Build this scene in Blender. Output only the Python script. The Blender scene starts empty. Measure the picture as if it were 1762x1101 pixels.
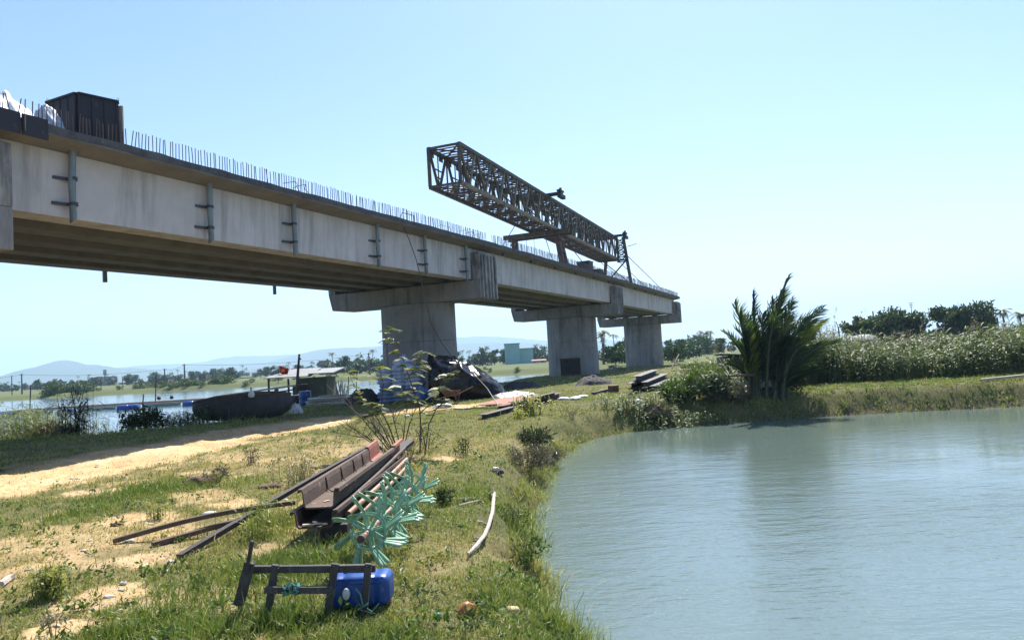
import bpy, bmesh, math, random
import numpy as np
from mathutils import Vector, Matrix, Euler

random.seed(7)
SC = bpy.context.scene
COL = SC.collection
R_ = math.radians

# ------------------------------------------------------------------ camera, sky, sun, exposure
FPX = 1272.0                       # focal length in photograph pixels
PITCH, ROLL, EYE = math.atan(67.4 / FPX), R_(3.3), 1.6
_F = Vector((0, math.cos(PITCH), math.sin(PITCH)))
_U0 = Vector((0, -math.sin(PITCH), math.cos(PITCH)))
_R0 = Vector((1, 0, 0))
_R = _R0 * math.cos(ROLL) - _U0 * math.sin(ROLL)
_U = _R0 * math.sin(ROLL) + _U0 * math.cos(ROLL)
cam_d = bpy.data.cameras.new("camera")
cam = bpy.data.objects.new("camera", cam_d)
COL.objects.link(cam)
m3 = Matrix((_R, _U, -_F)).transposed()
cam.matrix_world = Matrix.Translation((0, 0, EYE)) @ m3.to_4x4()
cam_d.sensor_width = 36.0
cam_d.lens = 36.0 * FPX / 1762.0
cam_d.clip_start = 0.05
cam_d.clip_end = 40000
SC.camera = cam

SUN_EL, SUN_AZ = 52.0, 15.0        # azimuth measured clockwise from straight ahead (+Y)
sd = bpy.data.lights.new("sun", 'SUN')
sd.energy = 5.0
sd.angle = R_(0.53)
sd.color = (1.0, 0.95, 0.86)
sun = bpy.data.objects.new("sun", sd)
COL.objects.link(sun)
_sv = Vector((math.sin(R_(SUN_AZ)) * math.cos(R_(SUN_EL)), math.cos(R_(SUN_AZ)) * math.cos(R_(SUN_EL)), math.sin(R_(SUN_EL))))
sun.rotation_euler = _sv.to_track_quat('Z', 'Y').to_euler()
sun.location = (0, 0, 60)

W = bpy.data.worlds.new("World")
SC.world = W
W.use_nodes = True
wn = W.node_tree
sky = wn.nodes.new('ShaderNodeTexSky')
sky.sky_type = 'NISHITA'
sky.sun_disc = False
sky.sun_elevation = R_(SUN_EL)
sky.sun_rotation = R_(SUN_AZ)
sky.air_density = 1.0
sky.dust_density = 0.6
sky.ozone_density = 2.0
sky.altitude = 0
bg = wn.nodes['Background']
tintn = wn.nodes.new('ShaderNodeMix'); tintn.data_type = 'RGBA'; tintn.blend_type = 'MULTIPLY'; tintn.inputs[0].default_value = 1.0
tc_ = wn.nodes.new('ShaderNodeTexCoord'); sx_ = wn.nodes.new('ShaderNodeSeparateXYZ'); wn.links.new(tc_.outputs['Generated'], sx_.inputs[0])
mr_ = wn.nodes.new('ShaderNodeMapRange'); mr_.interpolation_type = 'SMOOTHSTEP'; mr_.inputs[1].default_value = 0.0; mr_.inputs[2].default_value = 0.45
wn.links.new(sx_.outputs[2], mr_.inputs[0])
mg_ = wn.nodes.new('ShaderNodeMix'); mg_.data_type = 'RGBA'; wn.links.new(mr_.outputs[0], mg_.inputs[0])
mg_.inputs[6].default_value = (1.0, 0.945, 1.0, 1); mg_.inputs[7].default_value = (0.80, 0.895, 1.06, 1)      # pale near the horizon, a clearer blue above
wn.links.new(mg_.outputs[2], tintn.inputs[7])
wn.links.new(sky.outputs[0], tintn.inputs[6]); wn.links.new(tintn.outputs[2], bg.inputs[0])
bg.inputs[1].default_value = 0.084

SC.view_settings.view_transform = 'Standard'
SC.view_settings.look = 'None'
SC.view_settings.exposure = 1.18
SC.view_settings.gamma = 1.0
SC.cycles.use_denoising = True
SC.cycles.max_bounces = 8
SC.cycles.volume_bounces = 1
SC.cycles.transparent_max_bounces = 8
SC.cycles.caustics_reflective = False
SC.cycles.caustics_refractive = False

# ------------------------------------------------------------------ pixel <-> world helpers (used while laying the place out)
def ray(px, py):
    return _F + _R * ((px - 881.0) / FPX) + _U * ((550.5 - py) / FPX)
def G(px, py, z=0.0):                # point of the plane z seen at a pixel of the photograph
    d = ray(px, py); t = (z - EYE) / d.z
    return Vector((d.x * t, d.y * t, z))
def PY(px, py, y):                   # point at forward distance y
    d = ray(px, py); t = y / d.y
    return Vector((d.x * t, y, EYE + d.z * t))

# ------------------------------------------------------------------ object helpers
def tag(o, label=None, cat=None, group=None, kind=None):
    if label: o['label'] = label
    if cat: o['category'] = cat
    if group: o['group'] = group
    if kind: o['kind'] = kind
    return o

def thing(name, label, cat, loc=(0, 0, 0), rz=0.0, group=None):
    o = bpy.data.objects.new(name, None)
    o.empty_display_size = 0.2
    COL.objects.link(o)
    o.location = loc
    o.rotation_euler = (0, 0, rz)
    return tag(o, label, cat, group)

def chain(o):
    m = Matrix.Identity(4)
    while o is not None:
        m = o.matrix_basis @ m
        o = o.parent
    return m

def kids(o):
    return [c for c in bpy.data.objects if c.parent == o]

def copy_tree(o, parent=None):
    c = o.copy(); COL.objects.link(c)
    if parent is not None: c.parent = parent
    for ch in list(o.children):
        copy_tree(ch, c)
    return c

def dup(o, loc, rz=0.0, sc=1.0, label=None):
    c = copy_tree(o)
    c.location = loc
    c.rotation_euler = (0, 0, rz)
    c.scale = (sc, sc, sc) if isinstance(sc, (int, float)) else sc
    if label: c['label'] = label
    return c

def npmesh(name, V, faces, mat, parent=None, tint=None, smooth=False, local=False, extra=None):
    """faces: list of (n,k) int arrays"""
    V = np.asarray(V, dtype=np.float64)
    me = bpy.data.meshes.new(name)
    o = bpy.data.objects.new(name, me)
    COL.objects.link(o)
    if parent is not None:
        o.parent = parent
        if not local:
            M = np.array(chain(parent).inverted())
            V = V @ M[:3, :3].T + M[:3, 3]
    elif not local:
        base = np.array([V[:, 0].mean(), V[:, 1].mean(), V[:, 2].min()])
        V = V - base
        o.location = base
    faces = [np.asarray(f, dtype=np.int32) for f in faces if len(f)]
    nl = sum(f.size for f in faces); nf = sum(len(f) for f in faces)
    me.vertices.add(len(V)); me.vertices.foreach_set('co', V.astype(np.float32).ravel())
    me.loops.add(nl); me.loops.foreach_set('vertex_index', np.concatenate([f.ravel() for f in faces]))
    tot = np.concatenate([np.full(len(f), f.shape[1], dtype=np.int32) for f in faces])
    st = np.concatenate([[0], np.cumsum(tot)[:-1]]).astype(np.int32)
    me.polygons.add(nf)
    me.polygons.foreach_set('loop_start', st)
    me.polygons.foreach_set('loop_total', tot)
    me.polygons.foreach_set('use_smooth', np.full(nf, bool(smooth)))
    if tint is not None:
        a = me.attributes.new('tint', 'FLOAT', 'POINT')
        a.data.foreach_set('value', np.asarray(tint, dtype=np.float32))
    for k, v in (extra or {}).items():
        a = me.attributes.new(k, 'FLOAT', 'POINT')
        a.data.foreach_set('value', np.asarray(v, dtype=np.float32))
    me.update(); me.validate()
    if mat: me.materials.append(mat)
    return o

class MB:
    def __init__(s):
        s.v = []; s.f = []; s.t = []; s.tv = 0.5
    def add(s, vs, fs):
        b = len(s.v)
        s.v.extend([tuple(v) for v in vs]); s.t.extend([s.tv] * len(vs))
        s.f.extend([tuple(b + i for i in f) for f in fs])
    def box(s, c, size, rot=None, jit=0.0):
        hx, hy, hz = size[0] / 2, size[1] / 2, size[2] / 2
        vs = [Vector((x, y, z)) for x in (-hx, hx) for y in (-hy, hy) for z in (-hz, hz)]
        if jit: vs = [v + Vector((random.uniform(-jit, jit), random.uniform(-jit, jit), random.uniform(-jit, jit))) for v in vs]
        if rot is not None: vs = [rot @ v for v in vs]
        c = Vector(c)
        s.add([c + v for v in vs], [(0, 1, 3, 2), (4, 6, 7, 5), (0, 4, 5, 1), (2, 3, 7, 6), (0, 2, 6, 4), (1, 5, 7, 3)])
        return s
    def beam(s, a, b, w, h, up=(0, 0, 1)):
        a, b = Vector(a), Vector(b); d = (b - a).normalized(); u = Vector(up)
        if abs(d.dot(u)) > 0.98: u = Vector((0, 1, 0)) if abs(d.y) < .9 else Vector((1, 0, 0))
        x = d.cross(u).normalized() * (w / 2); z = x.cross(d).normalized() * (h / 2)
        vs = [p + sx * x + sz * z for p in (a, b) for sx, sz in ((-1, -1), (1, -1), (1, 1), (-1, 1))]
        s.add(vs, [(3, 2, 1, 0), (4, 5, 6, 7), (0, 1, 5, 4), (1, 2, 6, 5), (2, 3, 7, 6), (3, 0, 4, 7)])
        return s
    def tube(s, pts, r, n=8, cap=True, flat=1.0):
        pts = [Vector(p) for p in pts]
        rs = r if isinstance(r, (list, tuple)) else [r] * len(pts)
        vs = []; ref = Vector((0.13, 0.21, 1)).normalized()
        for i, p in enumerate(pts):
            d = (pts[min(i + 1, len(pts) - 1)] - pts[max(i - 1, 0)])
            d = d.normalized() if d.length > 1e-9 else Vector((0, 0, 1))
            if abs(d.dot(ref)) > 0.97: rf = Vector((1, 0.1, 0)).normalized()
            else: rf = ref
            x = d.cross(rf).normalized(); y = x.cross(d).normalized()
            for k in range(n):
                a = 2 * math.pi * k / n
                vs.append(p + (x * math.cos(a) + y * math.sin(a) * flat) * rs[i])
        fs = []
        for i in range(len(pts) - 1):
            for k in range(n):
                k2 = (k + 1) % n
                fs.append((i * n + k, i * n + k2, (i + 1) * n + k2, (i + 1) * n + k))
        if cap:
            fs.append(tuple(range(n - 1, -1, -1)))
            fs.append(tuple((len(pts) - 1) * n + k for k in range(n)))
        s.add(vs, fs); return s
    def prism(s, prof, a, b, up=(0, 0, 1), closed=True):
        """2-D profile (x right, z up) swept from a to b"""
        a, b = Vector(a), Vector(b); d = (b - a).normalized()
        x = d.cross(Vector(up)).normalized(); z = x.cross(d).normalized()
        n = len(prof)
        vs = [p + x * q[0] + z * q[1] for p in (a, b) for q in prof]
        fs = [(k, (k + 1) % n, n + (k + 1) % n, n + k) for k in range(n if closed else n - 1)]
        if closed: fs += [tuple(range(n - 1, -1, -1)), tuple(range(n, 2 * n))]
        s.add(vs, fs); return s
    def lathe(s, prof, c, axis=(0, 0, 1), n=20, sx=1.0, sy=1.0):
        q = Vector(axis).normalized().to_track_quat('Z', 'Y'); c = Vector(c)
        m = len(prof)
        vs = [c + q @ Vector((r * math.cos(2 * math.pi * k / n) * sx, r * math.sin(2 * math.pi * k / n) * sy, z)) for r, z in prof for k in range(n)]
        fs = [(i * n + k, i * n + (k + 1) % n, (i + 1) * n + (k + 1) % n, (i + 1) * n + k) for i in range(m - 1) for k in range(n)]
        fs.append(tuple(range(n - 1, -1, -1))); fs.append(tuple((m - 1) * n + k for k in range(n)))
        s.add(vs, fs); return s
    def build(s, name, mat, parent=None, smooth=False, bevel=0.0, local=False, sub=0, tint=False):
        V = np.array(s.v, dtype=np.float64)
        by = {}
        for f in s.f: by.setdefault(len(f), []).append(f)
        o = npmesh(name, V, [np.array(by[k]) for k in sorted(by)], mat, parent, s.t if tint else None, False, local)
        if smooth:
            for p in o.data.polygons: p.use_smooth = True
            try: o.data.set_sharp_from_angle(angle=R_(38))
            except Exception: pass
        if bevel:
            md = o.modifiers.new('bevel', 'BEVEL'); md.width = bevel; md.segments = 2; md.limit_method = 'ANGLE'; md.angle_limit = R_(40)
        if sub:
            md = o.modifiers.new('sub', 'SUBSURF'); md.levels = sub; md.render_levels = sub
        return o

# value noise (numpy) and polygon helpers
def _h(ix, iy, seed):
    n = (ix.astype(np.int64) * 374761393 + iy.astype(np.int64) * 668265263 + seed * 1442695041) & 0x7fffffff
    n = ((n ^ (n >> 13)) * 1274126177) & 0x7fffffff
    n = n ^ (n >> 16)
    return (n & 0xffff) / 65535.0
def vn(x, y, seed=0):
    x = np.asarray(x, dtype=float); y = np.asarray(y, dtype=float)
    ix = np.floor(x); iy = np.floor(y); fx = x - ix; fy = y - iy
    fx = fx * fx * (3 - 2 * fx); fy = fy * fy * (3 - 2 * fy)
    a = _h(ix, iy, seed); b = _h(ix + 1, iy, seed); c = _h(ix, iy + 1, seed); d = _h(ix + 1, iy + 1, seed)
    return (a * (1 - fx) + b * fx) * (1 - fy) + (c * (1 - fx) + d * fx) * fy
def fbm(x, y, seed=0, o=4):
    s = 0; a = 0.5; t = 0
    for i in range(o):
        s = s + a * vn(np.asarray(x) * 2 ** i + 17.3 * i, np.asarray(y) * 2 ** i - 9.1 * i, seed + i); t += a; a *= 0.5
    return s / t
def sstep(a, b, x):
    t = np.clip((x - a) / (b - a), 0, 1); return t * t * (3 - 2 * t)
def sdist(poly, X, Y):
    """signed distance to a polygon, negative inside"""
    P = np.asarray(poly, dtype=float); X = np.asarray(X, float); Y = np.asarray(Y, float)
    D = np.full(X.shape, 1e18); ins = np.zeros(X.shape, bool)
    for i in range(len(P)):
        ax, ay = P[i]; bx, by = P[(i + 1) % len(P)]
        ex, ey = bx - ax, by - ay; L = ex * ex + ey * ey + 1e-12
        t = np.clip(((X - ax) * ex + (Y - ay) * ey) / L, 0, 1)
        D = np.minimum(D, (X - ax - t * ex) ** 2 + (Y - ay - t * ey) ** 2)
        c = ((ay > Y) != (by > Y)) & (X < (bx - ax) * (Y - ay) / (by - ay + 1e-15) + ax)
        ins ^= c
    D = np.sqrt(D); return np.where(ins, -D, D)
def pdist(line, X, Y):
    D = np.full(np.shape(X), 1e18)
    for (ax, ay), (bx, by) in zip(line[:-1], line[1:]):
        ex, ey = bx - ax, by - ay; L = ex * ex + ey * ey + 1e-12
        t = np.clip(((X - ax) * ex + (Y - ay) * ey) / L, 0, 1)
        D = np.minimum(D, (X - ax - t * ex) ** 2 + (Y - ay - t * ey) ** 2)
    return np.sqrt(D)

# ------------------------------------------------------------------ materials
def _n(nt, t, **kw):
    n = nt.nodes.new(t)
    for k, v in kw.items(): setattr(n, k, v)
    return n
def _mixc(nt, fac, a, b, mode='MIX'):
    m = _n(nt, 'ShaderNodeMix', data_type='RGBA', blend_type=mode)
    for i, v in ((0, fac), (6, a), (7, b)):
        if isinstance(v, (int, float)): m.inputs[i].default_value = v
        elif isinstance(v, (tuple, list)): m.inputs[i].default_value = (*v, 1)
        else: nt.links.new(v, m.inputs[i])
    return m.outputs[2]
def _ramp(nt, x, lo, hi):
    r = _n(nt, 'ShaderNodeMapRange'); nt.links.new(x, r.inputs[0])
    r.inputs[1].default_value = lo; r.inputs[2].default_value = hi
    return r.outputs[0]
def _noise(nt, co, scale, detail=5, rough=0.6, sv=None):
    if sv is not None:
        mp = _n(nt, 'ShaderNodeMapping'); mp.inputs['Scale'].default_value = sv
        nt.links.new(co, mp.inputs[0]); co = mp.outputs[0]
    n = _n(nt, 'ShaderNodeTexNoise'); n.inputs['Scale'].default_value = scale
    n.inputs['Detail'].default_value = detail; n.inputs['Roughness'].default_value = rough
    nt.links.new(co, n.inputs['Vector']); return n.outputs[0]

def pm(name, c1, c2=None, scale=6.0, rough=0.75, metal=0.0, bump=0.0, bscale=None, lo=0.35, hi=0.65, streak=None, spots=None, world=False, spec=0.5, sv=None, tint=None):
    m = bpy.data.materials.new(name); m.use_nodes = True; nt = m.node_tree
    b = nt.nodes['Principled BSDF']
    if world: co = _n(nt, 'ShaderNodeNewGeometry').outputs['Position']
    else: co = _n(nt, 'ShaderNodeTexCoord').outputs['Object']
    c2 = c2 or tuple(x * 0.7 for x in c1)
    n1 = _noise(nt, co, scale, 6, 0.65, sv)
    col = _mixc(nt, _ramp(nt, n1, lo, hi), c1, c2)
    if spots:          # (colour, scale, threshold)
        n2 = _noise(nt, co, spots[1], 5, 0.7)
        col = _mixc(nt, _ramp(nt, n2, spots[2], spots[2] + 0.08), col, spots[0])
    if streak:         # (colour, mapping scale, lo, hi, strength)
        n3 = _noise(nt, co, 1.0, 5, 0.65, streak[1])
        f = _n(nt, 'ShaderNodeMath', operation='MULTIPLY'); nt.links.new(_ramp(nt, n3, streak[2], streak[3]), f.inputs[0]); f.inputs[1].default_value = streak[4]
        col = _mixc(nt, f.outputs[0], col, streak[0])
    if tint:           # per-vertex tint attribute mixes towards a second colour
        at = _n(nt, 'ShaderNodeAttribute', attribute_name='tint')
        col = _mixc(nt, at.outputs['Fac'], col, tint)
    nt.links.new(col, b.inputs['Base Color'])
    b.inputs['Roughness'].default_value = rough; b.inputs['Metallic'].default_value = metal
    b.inputs['Specular IOR Level'].default_value = spec
    if bump:
        bp = _n(nt, 'ShaderNodeBump'); bp.inputs['Strength'].default_value = bump; bp.inputs['Distance'].default_value = 0.02
        nt.links.new(_noise(nt, co, bscale or scale * 6, 6, 0.7), bp.inputs['Height'])
        nt.links.new(bp.outputs[0], b.inputs['Normal'])
    return m

def leafmat(name, dark, mid, light, trans=0.4, rough=0.5, spec=0.35):
    """leaf colour runs dark > mid > light with the per-leaf tint; part of the light passes through"""
    m = bpy.data.materials.new(name); m.use_nodes = True; nt = m.node_tree
    b = nt.nodes['Principled BSDF']; out = nt.nodes['Material Output']
    at = _n(nt, 'ShaderNodeAttribute', attribute_name='tint')
    c = _mixc(nt, _ramp(nt, at.outputs['Fac'], 0, .5), dark, mid)
    c = _mixc(nt, _ramp(nt, at.outputs['Fac'], .5, 1), c, light)
    nt.links.new(c, b.inputs['Base Color']); b.inputs['Roughness'].default_value = rough
    b.inputs['Specular IOR Level'].default_value = spec
    tr = _n(nt, 'ShaderNodeBsdfTranslucent')
    nt.links.new(_mixc(nt, 0.55, c, (0.5, 0.6, 0.1), 'SOFT_LIGHT'), tr.inputs[0])
    mx = _n(nt, 'ShaderNodeMixShader'); mx.inputs[0].default_value = trans
    nt.links.new(b.outputs[0], mx.inputs[1]); nt.links.new(tr.outputs[0], mx.inputs[2])
    nt.links.new(mx.outputs[0], out.inputs[0])
    return m

M = {}
M['shaded_slab'] = pm('shaded_underside_concrete', (.205, .19, .18), (.145, .135, .128), 1.2, .9, bump=.3, bscale=8, world=True)  # darker copy of the girder concrete; the underside's shade is put into its colour
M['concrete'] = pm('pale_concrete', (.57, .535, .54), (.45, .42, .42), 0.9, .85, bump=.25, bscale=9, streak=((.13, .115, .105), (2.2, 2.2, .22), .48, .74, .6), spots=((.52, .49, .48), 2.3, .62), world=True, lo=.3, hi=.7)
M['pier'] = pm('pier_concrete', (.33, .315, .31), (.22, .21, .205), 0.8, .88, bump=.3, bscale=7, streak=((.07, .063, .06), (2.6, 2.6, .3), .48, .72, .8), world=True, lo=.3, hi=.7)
M['ear'] = pm('stained_concrete', (.36, .34, .32), (.16, .15, .145), 1.6, .9, bump=.35, bscale=8, streak=((.06, .055, .055), (3, 3, .35), .48, .62, .8), world=True)
M['kerb'] = pm('dark_kerb_concrete', (.105, .098, .102), (.055, .052, .056), 2.4, .9, bump=.5, bscale=14, spots=((.24, .225, .22), 16, .60), world=True)
M['rebar'] = pm('rebar_steel', (.10, .075, .065), (.16, .10, .07), 9, .6, .5)
M['drain'] = pm('grey_drain_plastic', (.18, .215, .23), (.14, .17, .185), 4, .4, spots=((.2, .21, .2), 6, .62))
M['bracket'] = pm('bracket_steel', (.07, .08, .09), (.05, .05, .055), 9, .5, .5)
M['gantry'] = pm('gantry_steel', (.125, .10, .068), (.062, .05, .04), 2.5, .7, .25, spots=((.20, .16, .09), 1.4, .60))
M['gantry2'] = pm('gantry_yellowed_steel', (.24, .20, .115), (.12, .09, .06), 2.2, .65, .15, spots=((.09, .06, .045), 2.2, .56))
M['rust'] = pm('rusty_steel', (.16, .085, .055), (.075, .05, .042), 5, .75, .3, bump=.35, bscale=40, spots=((.28, .2, .14), 9, .60))
M['rustred'] = pm('red_rust_steel', (.32, .12, .08), (.22, .085, .06), 6, .75, .15, bump=.2)
M['darksteel'] = pm('dark_weathered_steel', (.05, .042, .04), (.03, .028, .03), 3, .65, .3, spots=((.12, .085, .06), 5, .63))
M['formwork'] = pm('formwork_panel', (.03, .024, .028), (.018, .016, .022), 1.7, .6, .2, spots=((.07, .045, .04), 3, .62))
M['wood'] = pm('weathered_wood', (.085, .075, .07), (.04, .036, .036), 5, .85, bump=.6, bscale=60, sv=(1, 1, 1), streak=((.16, .145, .13), (18, 18, 3), .55, .7, .6))
M['woodbrown'] = pm('brown_wood', (.15, .10, .065), (.075, .05, .035), 5, .85, bump=.5, bscale=50)
M['plankpale'] = pm('pale_plank', (.45, .38, .28), (.30, .25, .19), 6, .8)
M['white'] = pm('dirty_white_plastic', (.70, .70, .68), (.52, .51, .48), 7, .45)
M['sack'] = pm('blue_white_sack', (.62, .66, .76), (.40, .46, .62), 4, .55, bump=.3, bscale=20, lo=.42, hi=.58)
M['blue'] = pm('blue_plastic', (.012, .075, .30), (.008, .045, .19), 9, .36, spots=((.10, .15, .27), 11, .64))
M['bluedull'] = pm('faded_blue_plastic', (.03, .09, .26), (.02, .06, .19), 5, .45)
M['mint'] = pm('mint_plastic', (.25, .42, .27), (.17, .34, .21), 7, .45, spots=((.50, .58, .48), 9, .57))
M['pipe'] = pm('shaft_steel', (.32, .22, .16), (.16, .09, .06), 12, .6, .4)
M['tarp'] = pm('black_plastic_sheet', (.005, .005, .007), (.009, .009, .011), 3, .2, bump=.2, bscale=3, spec=.25)
M['foil'] = pm('silver_sheet', (.26, .265, .28), (.14, .145, .155), 5, .4, .4, bump=.5, bscale=10)
M['boat'] = pm('tarred_boat', (.035, .03, .032), (.06, .05, .048), 4, .7, bump=.4, bscale=20, streak=((.12, .11, .10), (9, 9, 1), .6, .75, .6))
M['roof'] = pm('metal_roof', (.26, .26, .26), (.17, .165, .16), 3, .5, .2)
M['shedwall'] = pm('dull_green_wall', (.10, .13, .11), (.06, .075, .07), 2.5, .8)
M['flag'] = pm('red_cloth', (.62, .025, .015), (.5, .02, .015), 5, .7)
M['star'] = pm('yellow_cloth', (.8, .55, .05), (.75, .5, .05), 5, .7)
M['net'] = pm('dark_net', (.035, .034, .038), (.06, .055, .06), 8, .9, bump=.7, bscale=30)
M['bark'] = pm('bark', (.13, .105, .08), (.07, .055, .045), 6, .9, bump=.5)
M['twig'] = pm('dry_twig', (.13, .09, .07), (.07, .05, .04), 10, .9)
M['driftwood'] = pm('bleached_branch', (.52, .46, .40), (.34, .29, .25), 9, .85, bump=.4)
M['bamboo'] = pm('bamboo_pole', (.45, .38, .24), (.32, .26, .16), 6, .6)
M['teal'] = pm('teal_render', (.26, .45, .43), (.23, .40, .385), .3, .8)
M['housewall'] = pm('house_wall', (.42, .41, .39), (.32, .31, .30), .4, .85)
M['housedark'] = pm('dark_house_wall', (.10, .09, .09), (.07, .065, .065), .5, .85)
M['housegrey'] = pm('grey_block_wall', (.22, .21, .21), (.17, .165, .165), .5, .85)
M['rooftile'] = pm('red_tiles', (.33, .12, .085), (.25, .09, .07), 1, .75)
M['glassdark'] = pm('dark_window', (.03, .035, .04), (.02, .025, .03), 1, .2)
M['cable'] = pm('black_cable', (.02, .02, .022), (.012, .012, .014), 8, .5)
M['greenpaint'] = pm('pale_green_paint', (.21, .27, .22), (.12, .155, .13), 7, .6, spots=((.04, .05, .045), 7, .54))
M['orange'] = pm('orange_brown_plastic', (.42, .15, .045), (.28, .09, .03), 9, .5)
M['tan'] = pm('tan_card', (.5, .38, .2), (.4, .28, .15), 9, .8)
M['bottle'] = pm('green_plastic', (.10, .25, .2), (.07, .2, .16), 9, .3)
M['soil'] = pm('dug_soil', (.16, .10, .065), (.10, .06, .04), 12, .95, bump=.6)
M['stone'] = pm('pale_stone', (.5, .47, .42), (.36, .33, .29), 10, .9, bump=.4)
M['tankgrey'] = pm('grey_tank', (.25, .26, .28), (.19, .2, .215), 1.5, .7)

M['leaf_tree'] = leafmat('tree_leaves', (.022, .042, .022), (.05, .085, .038), (.10, .14, .055), .3)
M['leaf_far'] = leafmat('far_tree_leaves', (.020, .045, .018), (.04, .08, .028), (.085, .13, .045), .25)
M['leaf_bush'] = leafmat('bush_leaves', (.022, .042, .014), (.055, .10, .022), (.16, .22, .05), .35)
M['leaf_dark'] = leafmat('dark_shrub_leaves', (.014, .022, .011), (.03, .05, .02), (.075, .10, .035), .3)
M['leaf_grey'] = leafmat('dry_shrub_leaves', (.075, .062, .045), (.16, .14, .095), (.28, .25, .17), .25)
M['leaf_reed'] = leafmat('reed_leaves', (.040, .062, .022), (.105, .14, .055), (.28, .31, .17), .34, .55, .3)
M['plume'] = leafmat('reed_plumes', (.16, .12, .10), (.27, .21, .18), (.42, .35, .30), .4)
M['leaf_palm'] = leafmat('palm_leaflets', (.012, .022, .012), (.048, .082, .028), (.26, .27, .055), .36, .5, .3)
M['leaf_sap'] = leafmat('sapling_leaves', (.06, .09, .02), (.17, .20, .05), (.36, .35, .11), .45)
M['grass'] = leafmat('grass_blades', (.058, .115, .020), (.19, .24, .053), (.46, .38, .17), .33, .55, .3)
# ------------------------------------------------------------------ layout of land and water
def g2(px, py, z=0.0):
    p = G(px, py, z); return (p.x, p.y)
POND = [(2.2, -6), (1.15, 2.0), (0.85, 4.4)] + [g2(*q, -.6) for q in ((1040, 1101), (990, 1040), (955, 970), (945, 900), (950, 850), (965, 800), (1010, 765), (1050, 752), (1100, 742), (1190, 731), (1290, 725), (1400, 718), (1600, 707), (1762, 700))] + [(20, 21.2), (30, 22.5), (42, 21), (46, -6)]
RIVER = [(-900, 70), (-220, 42), (-60, 36)] + [g2(*q, -.8) for q in ((0, 760), (120, 764), (225, 762), (300, 750), (480, 712), (640, 698), (870, 665), (955, 655))] + [(9, 88), (13, 99), (9, 106), (-2.4, 115), (-14, 128), (-31, 140), (-49, 138), (-75, 142), (-101, 146), (-160, 152), (-300, 170), (-900, 260)]
PATHL = [(-16.5, -4), (-12.6, 4), g2(-40, 846), g2(0, 836), g2(230, 786), g2(430, 744), g2(560, 722), g2(700, 704), g2(850, 694), g2(905, 689)]
POLYP = np.array(POND); 

def blobs(X, Y, L):
    s = np.zeros(np.shape(X))
    for px, py, rx, ry, a in L:
        c = G(px, py)
        s = np.maximum(s, a * np.exp(-(((X - c.x) / rx) ** 2 + ((Y - c.y) / ry) ** 2)))
    return s

SANDB = [(190, 1020, .45, .45, 1.0), (250, 965, .45, .4, .75), (120, 1075, .3, .28, .9), (230, 890, .7, .6, .7), (420, 862, .8, .55, .75), (330, 905, .6, .6, .6), (40, 905, .7, .5, .55), (470, 835, .7, .6, .6),
         (765, 792, .35, .7, .8), (60, 1010, .35, .3, .5), (300, 800, 1.2, 1.1, .6), (130, 850, 1.2, .7, .7), (560, 770, .6, .8, .35), (1075, 705, .6, .8, .5)]
LUSH = [(330, 1030, .55, .55, 1.0), (470, 980, .6, .7, 1.0), (560, 1095, .8, .2, .5), (420, 1075, .7, .35, 1.0), (200, 1095, .35, .18, .8), (640, 1090, .5, .3, .7), (480, 905, .5, .8, .8), (250, 850, 1.0, .9, .8), (330, 835, 1.2, .9, .8), (120, 885, .8, .5, .6), (560, 930, .5, .5, .8), (960, 1060, .35, .9, .6), (850, 850, .8, 1.2, .45), (740, 860, .6, 1.5, .35), (900, 1000, .5, .9, .4), (1000, 655, 5, 6, .4)]
DRY = [(80, 960, 1.2, .9, .8), (300, 920, 1.0, .8, .8), (420, 800, 1.6, 1.6, .7), (760, 960, .5, .8, .7), (830, 760, 1.5, 3, .45), (700, 780, 1.0, 2, .5), (880, 930, .4, .6, .5), (560, 800, 1.0, 1.5, .7)]

def masks(X, Y):
    """sand 0..1, lush 0..1, dry 0..1 and the distances to pond and river"""
    dp = sdist(POND, X, Y); dr = sdist(RIVER, X, Y)
    wob = (fbm(X * .9, Y * .9, 11) - .5)
    pd = pdist(PATHL, X, Y) + wob * 1.9 + (fbm(X * 4, Y * 4, 13) - .5) * .6
    wid = 1.55 - .75 * sstep(22, 30, Y)
    path = 1 - sstep(wid - .35, wid + .45, pd)
    sb = blobs(X, Y, SANDB)
    sp = .85 * sstep(.46, .68, sb + (fbm(X * 2.2, Y * 2.2, 21) - .5) * .75 + (fbm(X * 9, Y * 9, 22) - .5) * .35)
    left = sstep(0.2, -2.6, X + .12 * (Y - 6)) * sstep(24, 12, Y)
    patch = sstep(.60, .72, fbm(X * 1.3, Y * 1.3, 31) + .10 * left + (fbm(X * 7, Y * 7, 33) - .5) * .25) * left * .55
    sand = np.clip(np.maximum(np.maximum(path, sp), patch), 0, 1)
    lush = np.clip(blobs(X, Y, LUSH) + (fbm(X * 1.6, Y * 1.6, 41) - .5) * .5, 0, 1)
    dry = np.clip(blobs(X, Y, DRY) + (fbm(X * 1.1, Y * 1.1, 43) - .45) * .7 + .2 * left, 0, 1)
    return sand, lush, dry, dp, dr, path

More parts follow.
